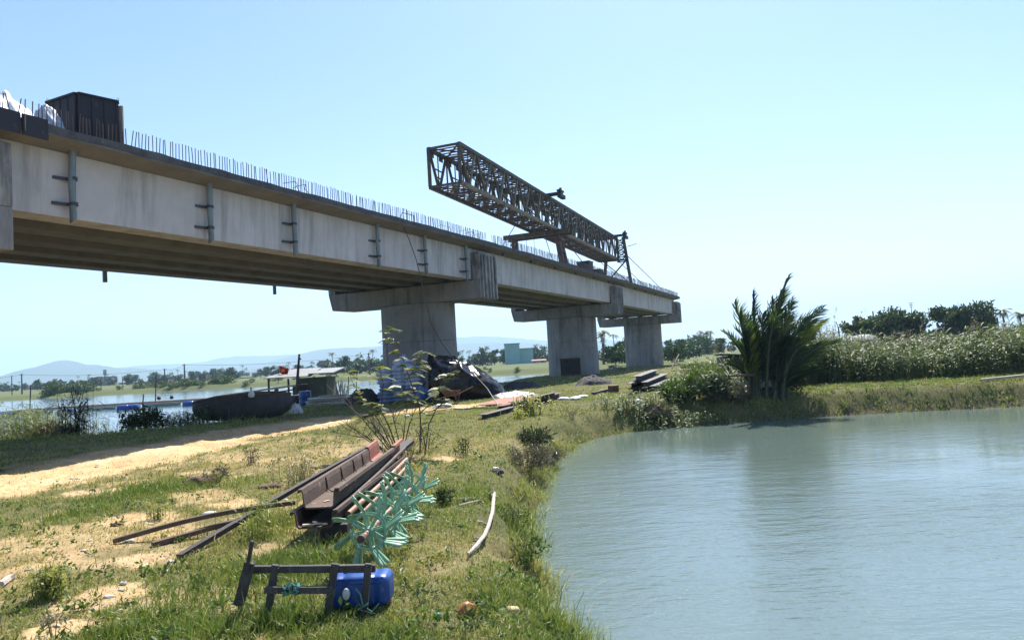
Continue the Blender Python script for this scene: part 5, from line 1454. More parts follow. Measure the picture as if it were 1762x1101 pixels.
crumple(1102, 731, .16, M['white'], 'plastic_bag', 'white plastic bag caught at the water edge below the bamboo pole', 'bag', 1.2, 19)
crumple(700, 718, .10, M['white'], 'plastic_bag', 'white bag beside the track at the foot of the sapling', 'bag', .7, 21)
crumple(660, 707, .16, M['stone'], 'stone', 'pale stone at the edge of the sandy track behind the sapling', 'stone', .6, 23, 1.5)
rp = random.Random(9)
STL = 'small pale stone lying on the bare sandy ground at left'
first = None
for k in range(40):
    while True:
        px, py = rp.uniform(0, 560), rp.uniform(790, 1095)
        if py > 1000 and px > 260: continue
        q = gpt(px, py); s_, lu, dr_, a_, b_, c_ = masks(np.array([q.x]), np.array([q.y]))
        if s_[0] > .5: break
    if first is None:
        first = crumple(px, py, .03, M['stone'], 'stone', STL, 'stone', .7, 31, 1.3); first['group'] = 'stones on the sand'
    else:
        o = first.copy(); COL.objects.link(o); o.location = q + Vector((0, 0, .005)); o.rotation_euler = (0, 0, rp.uniform(0, 6)); sc_ = rp.uniform(.25, 1.3); o.scale = (sc_, sc_ * rp.uniform(.6, 1.2), sc_ * .8)
# ------------------------------------------------------------------ vegetation
RNG = np.random.default_rng(11)
def unit(n):
    v = RNG.normal(size=(n, 3)); return v / np.linalg.norm(v, axis=1, keepdims=True)
def leafquads(P, size, asp=.45, up=.3, dirs=None):
    """rhombic leaves at points P"""
    n = len(P); d = unit(n) if dirs is None else dirs
    d = d + np.array([0, 0, up]) * RNG.uniform(-.3, 1, (n, 1)); d /= np.linalg.norm(d, axis=1, keepdims=True)
    s = np.cross(d, unit(n)); s /= np.linalg.norm(s, axis=1, keepdims=True) + 1e-9
    L = (size * RNG.uniform(.55, 1.3, n))[:, None]
    nrm = np.cross(d, s)
    a = P; b = P + d * L * .5 + s * L * asp * .5 + nrm * L * .06; c = P + d * L; e = P + d * L * .5 - s * L * asp * .5 + nrm * L * .06
    V = np.stack([a, b, c, e], 1).reshape(-1, 3)
    F = np.arange(4 * n).reshape(n, 4)
    return V, F
def cloud(blobs_, n, shell=.55):
    """points in ellipsoid clumps: list of (centre, radii, weight)"""
    out = []; cl = []
    w = np.array([b[2] for b in blobs_], float); w /= w.sum()
    for i, (c, r, _) in enumerate(blobs_):
        k = max(3, int(n * w[i])); u = unit(k); rad = (shell + (1 - shell) * RNG.random(k)) ** .8
        rad *= 1 + .25 * RNG.normal(size=k) * .5
        out.append(np.array(c) + u * rad[:, None] * np.array(r)); cl.append(np.full(k, RNG.uniform(-.16, .16)))
    return np.vstack(out), np.concatenate(cl)
def crown(name, blobs_, n, size, mat, parent, asp=.5, up=.1, local=False, base=.42, shell=.5):
    P, cl = cloud(blobs_, n, shell)
    V, F = leafquads(P, size, asp, up)
    t = np.clip(base + cl + RNG.normal(0, .17, len(P)), 0, 1)
    return npmesh(name, V, [F], mat, parent, np.repeat(t, 4), local=local)
def limbs(name, segs, mat, parent, local=False, n=7):
    mb = MB()
    for pts, r in segs: mb.tube(pts, r, n)
    return mb.build(name, mat, parent, smooth=True, local=local)

def tree(name, label, cat, base, h, w, n, size, mat, seed, group=None, nb=16, trunk=.3, flat=.75, base_t=.42):
    rg = random.Random(seed)
    b = Vector(base); t = thing(name, label, cat, b, 0, group)
    bl = []; segs = [([b - Vector((0, 0, .2)), b + Vector((rg.uniform(-.1, .1) * w, 0, h * trunk)), b + Vector((rg.uniform(-.1, .1) * w, 0, h * (trunk + .3)))], [h * .03, h * .024, h * .012])]
    for k in range(nb):
        a = rg.uniform(0, 2 * math.pi); rr_ = (rg.random() ** .5) * w * .40; z = h * rg.uniform(trunk + .05, .86) 
        zz = z - (rr_ / (w * .5)) ** 2 * h * .12
        r = w * rg.uniform(.12, .22)
        c = b + Vector((math.cos(a) * rr_, math.sin(a) * rr_, zz))
        bl.append((tuple(c), (r, r, r * flat), r ** 2))
        if k % 2 == 0: segs.append(([b + Vector((0, 0, h * trunk * .8)), b.lerp(c, .6) + Vector((0, 0, h * .1)), c], [h * .014, h * .009, h * .004]))
    limbs('trunk', segs, M['bark'], t)
    crown('crown', bl, n, size, M[mat], t, .55, .1, base=base_t)
    return t

# --- grass: blades over all the near turf
def blades(P, h, w, lean, tint, bend=.5, mid=.55):
    n = len(P); a = RNG.uniform(0, 2 * math.pi, n)
    s = np.stack([np.cos(a), np.sin(a), 0 * a], -1); b2 = RNG.uniform(0, 2 * math.pi, n)
    d = np.stack([np.cos(b2), np.sin(b2), 0 * a], -1) * (lean * h)[:, None]
    z = np.array([0, 0, 1.0])
    hw = (w / 2)[:, None]
    p0, p1 = P - s * hw, P + s * hw
    m = P + d * .35 + z * (h * mid)[:, None]
    p2, p3 = m - s * hw * .8, m + s * hw * .8
    tip = P + d + z * (h * (1 - .25 * lean))[:, None]
    V = np.stack([p0, p1, p3, p2, tip], 1).reshape(-1, 3)
    i = np.arange(n)[:, None] * 5
    return V, i + np.array([[0, 1, 2, 3]]), i + np.array([[3, 2, 4]]), np.repeat(tint, 5)
BRL = [g2(851, 857), g2(848, 893), g2(834, 934), g2(806, 963)]
def lawn(n, r0, r1, a0, a1, name, hs=1.0, keep=None, wk=1.0, toff=0.0):
    u = RNG.random(n); r = np.exp(np.log(r0) + u * np.log(r1 / r0)); a = np.radians(RNG.uniform(a0, a1, n))
    X = np.sin(a) * r; Y = np.cos(a) * r
    sand, lush, dry, dp, dr, path = masks(X, Y)
    tuft = fbm(X * 3.2, Y * 3.2, 71); big = fbm(X * .8, Y * .8, 72)
    dens = np.clip(.62 + .9 * lush + (tuft - .5) * 1.8 - .10 * dry, .04, 1) * (1 - .93 * sand)
    shade = np.exp(-(((X + 1.95) / .34) ** 2 + ((Y - 7.2) / .75) ** 2))
    ok = (RNG.random(n) < dens * (1 - .9 * shade) * (1 - .8 * (pdist(BRL, X, Y) < .16))) & (dp > .02) & (dr > .3)
    if keep is not None: ok &= keep(X, Y, dp, dr)
    X, Y, r, sand, lush, dry, dp, tuft, big = [q[ok] for q in (X, Y, r, sand, lush, dry, dp, tuft, big)]
    Z = height(X, Y)
    edge = np.exp(-(dp / .5) ** 2)
    h = (.020 + .026 * tuft + .085 * lush ** 1.5 + .024 * big + .10 * edge * RNG.random(len(X))) * RNG.uniform(.45, 1.45, len(X)) * hs
    tall = RNG.random(len(X)) < .006; h[tall] *= 2.4
    h *= (1 + .02 * np.minimum(r, 40)) * (1 - .45 * sand); t0_ = toff
    w = (.0032 + .00052 * r) * RNG.uniform(.6, 1.4, len(X)) * wk
    t = .51 + toff + .08 * (1 - lush) - .34 * lush + .32 * dry + .2 * sand + (big - .5) * .35 + .10 * edge + RNG.normal(0, .17, len(X))
    t = np.clip(t, 0, 1)
    lean = RNG.uniform(.2, 1.25, len(X)) * (1 - .35 * lush)
    V, Q, T, tt = blades(np.stack([X, Y, Z - .008], -1), h, w, lean, t)
    o = npmesh(name, V, [Q, T], M['grass'], tint=tt, local=True)
    return tag(o, kind='stuff')
lawn(430000, 2.4, 34, -40, 24, 'grass')
lawn(60000, 26, 110, -6, 40, 'grass', 1.0, lambda X, Y, dp, dr: (X > -4), 1.3)
lawn(130000, 19.5, 32, 12, 62, 'dyke_grass', .75, lambda X, Y, dp, dr: (dp < 5.5) & (X > 4), 1.5, -.16)
lawn(90000, 2.4, 20, -40, 0, 'dry_grass', .8, lambda X, Y, dp, dr: (fbm(X * 2.6, Y * 2.6, 99) > .42) & (X < .5 - .1 * Y), 1.0, .34)
lawn(26000, 14, 40, -60, -8, 'bank_grass', 2.6, lambda X, Y, dp, dr: (dr < 7) & (Y < 45) & (X < -7), 1.4)

lawn(160000, 4.0, 24, -8, 34, 'shore_grass', 1.6, lambda X, Y, dp, dr: (dp < .5) & (Y < 21.5), 1.0, -.05)
# low broad leaved weeds among the turf
def ground_weeds():
    n = 1500
    r = np.exp(RNG.uniform(np.log(2.6), np.log(20), n)); a = np.radians(RNG.uniform(-38, 12, n))
    X = np.sin(a) * r; Y = np.cos(a) * r
    sand, lush, dry, dp, dr, path = masks(X, Y)
    ok = (dp > .15) & (path < .2) & (pdist(BRL, X, Y) > .25) & (RNG.random(n) < (.15 + .85 * (fbm(X * 1.9, Y * 1.9, 131) > .52)))
    X, Y = X[ok], Y[ok]; k = 14
    P = np.repeat(np.stack([X, Y, height(X, Y)], -1), k, 0)
    s = np.repeat(RNG.uniform(.5, 1.5, len(X)), k)
    P = P + RNG.normal(0, 1, P.shape) * np.array([.035, .035, 0]) * s[:, None]; P[:, 2] += RNG.uniform(.005, .075, len(P)) * s
    V, F = leafquads(P, .05, .5, .35)
    t = np.clip(np.repeat(RNG.normal(.68, .2, len(X)), k) + RNG.normal(0, .12, len(P)), 0, 1)
    tag(npmesh('ground_weeds', V, [F], M['leaf_bush'], tint=np.repeat(t, 4), local=True), kind='stuff')
    m = 420                                # dead upright stalks
    r = np.exp(RNG.uniform(np.log(3.0), np.log(20), m)); a = np.radians(RNG.uniform(-38, 8, m)); X = np.sin(a) * r; Y = np.cos(a) * r
    sand, lush, dry, dp, dr, path = masks(X, Y); ok = (dp > .1) & (path < .2); X, Y = X[ok], Y[ok]
    V, Q, T, tt = blades(np.stack([X, Y, height(X, Y)], -1), RNG.uniform(.10, .34, len(X)), np.full(len(X), .006), RNG.uniform(.1, .5, len(X)), RNG.uniform(.1, .7, len(X)))
    tag(npmesh('dead_stalks', V, [Q, T], M['leaf_grey'], tint=tt, local=True), kind='stuff')
ground_weeds()
# dead leaves and chaff scattered on the turf
def litter():
    n = 9000
    r = np.exp(RNG.uniform(np.log(2.6), np.log(16), n)); a = np.radians(RNG.uniform(-38, 10, n))
    X = np.sin(a) * r; Y = np.cos(a) * r
    sand, lush, dry, dp, dr, path = masks(X, Y)
    ok = (dp > .1) & (RNG.random(n) < .25 + .6 * dry + .25 * sand - .4 * path)
    X, Y = X[ok], Y[ok]; Z = height(X, Y) + RNG.uniform(.006, .03, ok.sum())
    V, F = leafquads(np.stack([X, Y, Z], -1), .028, .4, .1)
    o = npmesh('leaf_litter', V, [F], M['leaf_grey'], tint=np.repeat(RNG.random(len(X)), 4), local=True); tag(o, kind='stuff')
litter()

# --- reeds
def reed_mesh(bases, hs, nleaf, ll, lw, tint0, plume=0.0):
    """stalks with arching strap leaves, all in numpy. returns leaf mesh arrays and plume arrays"""
    Vs = []; Fs = []; Ts = []; off = 0; n = len(bases)
    lean = RNG.normal(0, .10, (n, 2))
    tt = np.clip(tint0 + RNG.normal(0, .13, n), 0, 1)
    for q in range(nleaf):
        f = .12 + .86 * (q + RNG.random(n)) / nleaf
        p = bases + np.stack([lean[:, 0] * hs * f ** 1.5, lean[:, 1] * hs * f ** 1.5, hs * f], -1)
        a = RNG.uniform(0, 2 * math.pi, n); d = np.stack([np.cos(a), np.sin(a), 0 * a], -1)
        L = ll * hs * RNG.uniform(.5, 1.25, n) * (1 - .35 * np.abs(f - .55)); W_ = lw * RNG.uniform(.7, 1.35, n)
        s = np.stack([-d[:, 1], d[:, 0], RNG.uniform(-.5, .5, n)], -1); s /= np.linalg.norm(s, axis=1, keepdims=True)
        rise = RNG.uniform(.35, 1.0, n); droop = RNG.uniform(.3, 1.15, n)
        st = []
        for k, u in enumerate((0, .33, .68, 1.0)):
            c = p + d * (L * u * (1 - .18 * u))[:, None] + np.array([0, 0, 1.0]) * (L * (rise * u - droop * u * u))[:, None]
            wk = (.55, 1, .75, .04)[k]
            st += [c - s * (W_ * wk / 2)[:, None], c + s * (W_ * wk / 2)[:, None]]
        V = np.stack(st, 1).reshape(-1, 3); i = np.arange(n)[:, None] * 8 + off
        F = np.vstack([i + np.array([[0, 1, 3, 2]]), i + np.array([[2, 3, 5, 4]]), i + np.array([[4, 5, 7, 6]])])
        Vs.append(V); Fs.append(F); Ts.append(np.repeat(np.clip(tt + RNG.normal(0, .12, n), 0, 1), 8)); off += 8 * n
    # stalks as thin crossed strips
    for e in ((1, 0, 0), (0, 1, 0)):
        e = np.array(e, float)
        w = min(.012, lw * .22); top = bases + np.stack([lean[:, 0] * hs, lean[:, 1] * hs, hs * 1.02], -1); mid = bases + np.stack([lean[:, 0] * hs * .35, lean[:, 1] * hs * .35, hs * .5], -1)
        V = np.stack([bases - e * w, bases + e * w, mid - e * w, mid + e * w, top - e * w * .5, top + e * w * .5], 1).reshape(-1, 3)
        i = np.arange(n)[:, None] * 6 + off
        Fs.append(np.vstack([i + np.array([[0, 1, 3, 2]]), i + np.array([[2, 3, 5, 4]])])); Vs.append(V); Ts.append(np.repeat(np.clip(tt + .1, 0, 1), 6)); off += 6 * n
    pl = None
    m = RNG.random(n) < plume
    if m.any():
        top = (bases + np.stack([lean[:, 0] * hs, lean[:, 1] * hs, hs], -1))[m]; k = 26
        P = np.repeat(top, k, 0); u = RNG.random(len(P))
        P = P + np.stack([RNG.normal(0, .045, len(P)) + .10 * u * u, RNG.normal(0, .045, len(P)), u * .42], -1)
        V, F = leafquads(P, .09, .28, 1.0); pl = (V, F, np.repeat(RNG.random(len(P)), 4))
    return np.vstack(Vs), np.vstack(Fs), np.concatenate(Ts), pl

def thicket():
    n = 5200
    X = RNG.uniform(8.4, 34, n); Y = 25.4 + RNG.random(n) ** 1.3 * 7 + .35 * fbm(X * .5, X * 0, 5) + .02 * (X - 9)
    ok = ~((X < 11) & (Y < 25.9))
    X, Y = X[ok], Y[ok]; Z = height(X, Y)
    hs = .72 * (.75 + 1.9 * fbm(X * .45, Y * .45, 91) + .2 * RNG.normal(size=len(X))) * (.82 + .25 * sstep(25.4, 28, Y)) * (.84 + .16 * sstep(9, 14, X))
    low = RNG.random(len(X)) < .2; hs[low] *= .5
    tint0 = .44 + .75 * (fbm(X * .7, Y * .7, 93) - .45)
    V, F, T, pl = reed_mesh(np.stack([X, Y, Z], -1), hs, 8, .38, .050, tint0, .06)
    tag(npmesh('reed_thicket', V, [F], M['leaf_reed'], tint=T, local=True), kind='stuff')
    tag(npmesh('reed_plumes', pl[0], [pl[1]], M['plume'], tint=pl[2], local=True), kind='stuff')
thicket()

def clump(label, cat, name, px, py, nst, h, spread, tint0, mat='leaf_reed', ll=.42, lw=.03, group=None, nleaf=7, y=None, plume=0):
    if y is None: q = gpt(px, py)
    else:
        q = PY(px, py, y); q.z = hz(q.x, y)
    B_ = np.stack([q.x + RNG.normal(0, spread, nst), q.y + RNG.normal(0, spread * .7, nst), np.zeros(nst)], -1)
    B_[:, 2] = height(B_[:, 0], B_[:, 1])
    t = thing(name, label, cat, q, 0, group)
    V, F, T, pl = reed_mesh(B_, h * RNG.uniform(.55, 1.1, nst), nleaf, ll, lw, np.full(nst, tint0), plume)
    npmesh('leaves', V, [F], M[mat], t, tint=T)
    if pl: npmesh('plumes', pl[0], [pl[1]], M['plume'], t, tint=pl[2])
    return t
def shrub(label, name, px, py, w, h, n, size, mat, cat='shrub', group=None, y=None, seed=0, asp=.35, nstem=9, base_t=.42, nb=9):
    rg = random.Random(seed + int(px))
    if y is None: q = gpt(px, py)
    else:
        q = PY(px, py, y); q.z = hz(q.x, y)
    t = thing(name, label, cat, q, 0, group)
    bl = []; segs = []
    for k in range(nb):
        a = rg.uniform(0, 6.28); r = (rg.random() ** .5) * w * .36
        z = h * rg.uniform(.25, .82) * (1 - .35 * (r / (w * .4)) ** 2); s = w * rg.uniform(.13, .24)
        c = q + Vector((math.cos(a) * r, math.sin(a) * r, z)); bl.append((tuple(c), (s, s, min(s, h * .3) * rg.uniform(.8, 1.3)), s * s))
    for k in range(nstem):
        a = rg.uniform(0, 6.28); r = w * rg.uniform(.1, .45)
        tip = q + Vector((math.cos(a) * r, math.sin(a) * r, h * rg.uniform(.6, 1.05)))
        segs.append(([q + Vector((math.cos(a) * r * .15, math.sin(a) * r * .15, -.05)), q.lerp(tip, .5) + Vector((0, 0, h * .08)), tip], [h * .012, h * .009, h * .003]))
        for f in (.55, .8):
            p = q.lerp(tip, f) + Vector((0, 0, h * .06)); segs.append(([p, p + Vector((rg.uniform(-.25, .25) * w, rg.uniform(-.25, .25) * w, h * rg.uniform(.05, .25)))], [h * .006, h * .002]))
    limbs('stems', segs, M['twig'], t, n=5)
    crown('foliage', bl, n, size, M[mat], t, asp, .5, base=base_t, shell=.25)
    return t

# left river bank
clump('tall dark reed clump standing against the river at left', 'reeds', 'reed_clump', 134, 765, 36, 1.6, .24, .16, 'leaf_dark', .40, .035, nleaf=7, y=24.5)
shrub('round dark green shrub on the river bank left of the boat', 'bank_shrub', 250, 758, 1.8, 1.0, 1300, .20, 'leaf_bush', y=26.0, base_t=.30, asp=.28)
clump('yellow green reeds between the round shrub and the boat', 'reeds', 'reed_clump', 308, 745, 90, .75, .75, .55, y=27.2, ll=.6)
clump('thin sparse reeds standing in the water above the plank landing', 'reeds', 'reed_clump', 182, 752, 40, 1.05, .6, .42, y=28.3, ll=.45, lw=.025)
clump('low green reeds at the far left edge of the photo', 'reeds', 'reed_clump', 22, 760, 330, 1.3, 1.5, .75, y=26.3, ll=.55)
clump('feathery green reeds behind the brown shrub at left', 'reeds', 'reed_clump', 62, 748, 130, 1.15, .9, .65, y=27.4, ll=.5)
shrub('brown dry shrub on the bank between two reed clumps at left', 'dry_shrub', 92, 768, 1.7, .75, 1000, .16, 'leaf_grey', y=25.6, base_t=.62)
shrub('low tangled shrub at the foot of the tall dark reeds', 'dry_shrub', 118, 775, 1.0, .5, 450, .14, 'leaf_grey', y=24.8, base_t=.5)
clump('short reeds beside the plank landing', 'reeds', 'reed_clump', 205, 764, 40, .55, .5, .35, y=27.6, ll=.5)
clump('green reeds in front of the left end of the boat', 'reeds', 'reed_clump', 330, 742, 70, .62, .4, .5, y=26.2, ll=.6)
# between track and pond
shrub('dark narrow leaved shrub on the grass above the pond bend', 'shrub', 920, 768, 1.15, .46, 1000, .12, 'leaf_dark', base_t=.6, asp=.2, nb=14, nstem=16)
shrub('dry grey shrub at the pond edge in front of the dark one', 'dry_shrub', 905, 806, 1.2, .42, 1300, .08, 'leaf_grey', base_t=.35, asp=.22, nstem=30)
shrub('second dry grey shrub lower on the pond bank', 'dry_shrub', 950, 800, .8, .36, 700, .08, 'leaf_grey', base_t=.35, asp=.22, nstem=22)
clump('bright yellow green tuft in front of the steel channels', 'weed', 'weed_tuft', 913, 714, 45, .62, .22, .92, 'leaf_sap', .55, .045, nleaf=4)
clump('yellow tuft at the left end of the dark channel', 'weed', 'weed_tuft', 893, 720, 18, .3, .15, .95, 'leaf_sap', .55, .04, nleaf=4)
clump('yellow green grass tuft on bare sand in the left corner', 'weed', 'weed_tuft', 86, 1030, 45, .26, .06, .75, 'leaf_sap', .55, .016, nleaf=4)
clump('small yellow green tuft on the sand above the brown timber', 'weed', 'weed_tuft', 272, 893, 22, .2, .06, .7, 'leaf_sap', .55, .016, nleaf=4)
clump('tall green grass tuft beside the near end of the sheet piles', 'weed', 'weed_tuft', 458, 925, 40, .42, .12, .45, 'grass', .4, .012, nleaf=3)
clump('dry brown tuft left of the sheet piles', 'weed', 'weed_tuft', 515, 836, 40, .42, .16, .5, 'leaf_grey', .4, .014, nleaf=4)
shrub('dry leafy seedling in the bottom left corner', 'weed', 92, 1092, .22, .17, 60, .05, 'leaf_grey', 'weed', None, None, 3, .35, 7, .7, 5)
for k, (px, py, w, h, lab) in enumerate(((800, 785, .5, .42, 'thin leggy weed on the grass beyond the paddle wheels'), (700, 800, .6, .5, 'dry weed behind the far end of the sheet piles'), (735, 775, .7, .5, 'straggly weed right of the sapling stem'), (430, 800, .5, .35, 'dry leafless weed on the grass left of the timbers'), (650, 745, .8, .4, 'low dry weed at the foot of the sapling'), (985, 745, .9, .4, 'dry weed on the bank of the pond bend'), (770, 868, .3, .25, 'thin weed in the grass right of the paddle wheels'), (880, 905, .5, .25, 'low dark weed beside the bleached branch'), (905, 970, .5, .28, 'small weed on the bank edge below the branch'), (370, 835, .5, .3, 'brown weed behind the dug root clump'))):
    shrub(lab, 'weed', px, py, w, h, 170 if k < 6 else 260, .06, 'leaf_grey' if k in (1, 3, 4, 9, 5) else 'leaf_bush', 'weed', None, None, k, .3, 9, .45, 6)
# shrubs at the pond corner
for k, (px, py, w, h, y, n, mt, bt_, lab) in enumerate(((1178, 700, 1.6, .66, 24.0, 1700, 'leaf_bush', .55, 'large bright green shrub between the channel stack and the pond corner'), (1222, 690, 1.9, .8, 26.0, 1800, 'leaf_bush', .66, 'green shrub behind the large one below the black shed'), (1222, 718, 1.8, .68, 22.6, 1900, 'leaf_dark', .40, 'dark shrub overhanging the water at the pond corner'), (1256, 715, 1.5, .62, 22.4, 1200, 'leaf_grey', .35, 'brown dead shrub at the water edge below the black tank'), (1165, 712, 1.2, .6, 22.8, 900, 'leaf_bush', .5, 'low green shrub below the bamboo pole'), (1210, 640, 3.0, .9, 36, 1500, 'leaf_bush', .55, 'low green shrub right of the last pier'), (1240, 655, 2.2, .9, 30, 1300, 'leaf_bush', .6, 'yellow green shrub left of the black shed'), (1130, 722, 1.0, .5, 21.6, 700, 'leaf_grey', .5, 'dry shrub on the bank left of the dark one'))):
    shrub(lab, 'corner_shrub', px, py, w, h, n, .17, mt, y=y, seed=k, asp=.3, base_t=bt_, nb=12)
for k, (px, y, h, sp, t_, lab) in enumerate(((1120, 21.6, .55, .6, .6, 'pale reeds at the water edge left of the dark shrub'), (1180, 21.5, .5, .45, .55, 'pale reeds at the water edge under the bamboo pole'), (1260, 23.8, .7, .6, .6, 'pale dry reeds between the dark shrub and the black tank'), (1240, 27.0, 1.0, .6, .55, 'reeds beside the black shed'), (1075, 21.6, .4, .5, .55, 'short pale reeds on the bank above the white bag'))):
    clump(lab, 'reeds', 'reed_clump', px, 700, 70, h, sp, t_, y=y, ll=.6, lw=.03)
# the pond dyke fringe and near shore sprigs
for k, (px, py, h, n, lab) in enumerate(((1020, 1092, .22, 22, 'dark thin sprigs in the water at the bottom of the photo'), (985, 1050, .2, 26, 'dark grass sprigs on the near pond edge'), (962, 1005, .18, 26, 'small tuft hanging over the pond edge'))):
    q = gpt(px, py); q.z = -.55
    clump(lab, 'weed', 'weed_tuft', px - 25, py, n, h, .10, .15, 'grass', .25, .008, nleaf=3)

# --- the thorny sapling in the middle with feathery leaves, and its bare neighbour
def sapling():
    Y0 = 13.2
    base = PY(712, 772, Y0); base.z = hz(base.x, Y0)
    t = thing('sapling', 'thorny sapling with feathery yellow green leaves in front of the sacks', 'sapling', base)
    rg = random.Random(5)
    stems = [[(722, 775, Y0), (724, 735, Y0), (722, 700, Y0 + .1), (706, 655, Y0 + .2), (694, 620, Y0 + .1), (676, 585, Y0 + .1), (666, 560, Y0)],
             [(700, 655, Y0 + .15), (715, 630, Y0), (729, 603, Y0 - .1)],
             [(688, 775, Y0 + .2), (670, 735, Y0 + .2), (655, 705, Y0 + .3), (660, 660, Y0 + .3), (650, 630, Y0 + .3)],
             [(655, 705, Y0 + .3), (625, 690, Y0 + .4), (608, 660, Y0 + .5), (600, 640, Y0 + .5)],
             [(722, 712, Y0), (745, 690, Y0 - .2), (762, 655, Y0 - .2), (778, 640, Y0 - .3)],
             [(722, 700, Y0), (700, 690, Y0 + .3), (690, 665, Y0 + .4)],
             [(730, 775, Y0 - .2), (738, 730, Y0 - .2), (750, 705, Y0 - .3), (766, 688, Y0 - .3)],
             [(655, 705, Y0 + .3), (640, 715, Y0), (618, 720, Y0 - .2)]]
    segs = []; fr = []
    for s_, st in enumerate(stems):
        P = [PY(*q) for q in st]
        if st[0][1] > 770: P[0].z = hz(P[0].x, P[0].y) - .03
        r0 = .017 if s_ in (0, 2, 6) else .010
        segs.append((P, [r0 * (1 - .75 * k / (len(P) - 1)) for k in range(len(P))]))
        L = len(P) - 1
        for k in range(32 if s_ in (0,) else 26):
            f = rg.uniform(.28 if s_ in (0, 2, 6) else .1, 1.0) * L; i = min(int(f), L - 1); p = P[i].lerp(P[i + 1], f - i)
            fr.append((p, rg))
    limbs('stem', segs, M['twig'], t, n=6)
    # bipinnate leaves: opposite pairs of narrow leaflets along a drooping rachis
    Vs = []; Fs = []; Ts = []; off = 0
    for p, rg in fr:
        a = rg.uniform(0, 6.28); d0 = Vector((math.cos(a), math.sin(a), rg.uniform(-.1, .5))).normalized(); Lr = rg.uniform(.13, .26)
        sd_ = d0.cross(Vector((0, 0, 1))).normalized(); tn = min(1, max(0, rg.gauss(.5, .2)))
        npair = 9; tilt = rg.uniform(-.35, .35)
        for k in range(npair):
            u = (k + .6) / npair; c = p + d0 * (Lr * u) - Vector((0, 0, .35 * Lr * u * u))
            for sg in (-1, 1):
                ld = (sd_ * sg * .9 + d0 * .35 + Vector((0, 0, rg.uniform(-.15, .1) + tilt * sg))).normalized(); LL = Lr * .34 * (1 - .6 * abs(u - .45)); w = d0 * .014
                Vs += [tuple(c - w), tuple(c + w), tuple(c + ld * LL + w * .5), tuple(c + ld * LL - w * .5)]
                Fs.append((off, off + 1, off + 2, off + 3)); off += 4; Ts += [tn] * 4
    npmesh('leaves', np.array(Vs), [np.array(Fs)], M['leaf_sap'], t, tint=Ts)
    # bare thorny branches to the left
    t2b = PY(690, 782, 12.2); t2b.z = hz(t2b.x, 12.2)
    t2 = thing('bare_bush', 'leafless thorny bush fanning out to the left behind the sheet piles', 'bush', t2b)
    ends = [(560, 660), (575, 715), (590, 735), (600, 700), (565, 742), (628, 690), (652, 715), (672, 700), (700, 700), (640, 735), (720, 690)]
    segs = []
    for ex, ey in ends:
        e = PY(ex, ey, 12.2 + rg.uniform(-.5, .5)); m = t2b.lerp(e, .5) + Vector((0, 0, rg.uniform(.02, .18)))
        segs.append(([t2b + Vector((rg.uniform(-.05, .05), 0, -.03)), m, e], [.012, .009, .003]))
        for k in range(7):
            f = rg.uniform(.3, .95); p = t2b.lerp(m, f * 2) if f < .5 else m.lerp(e, f * 2 - 1)
            q = p + Vector((rg.uniform(-.3, .2), rg.uniform(-.2, .2), rg.uniform(.0, .32))); segs.append(([p, p.lerp(q, .5) + Vector((0, 0, .02)), q], [.005, .004, .0015]))
    limbs('branches', segs, M['twig'], t2, n=5)
sapling()

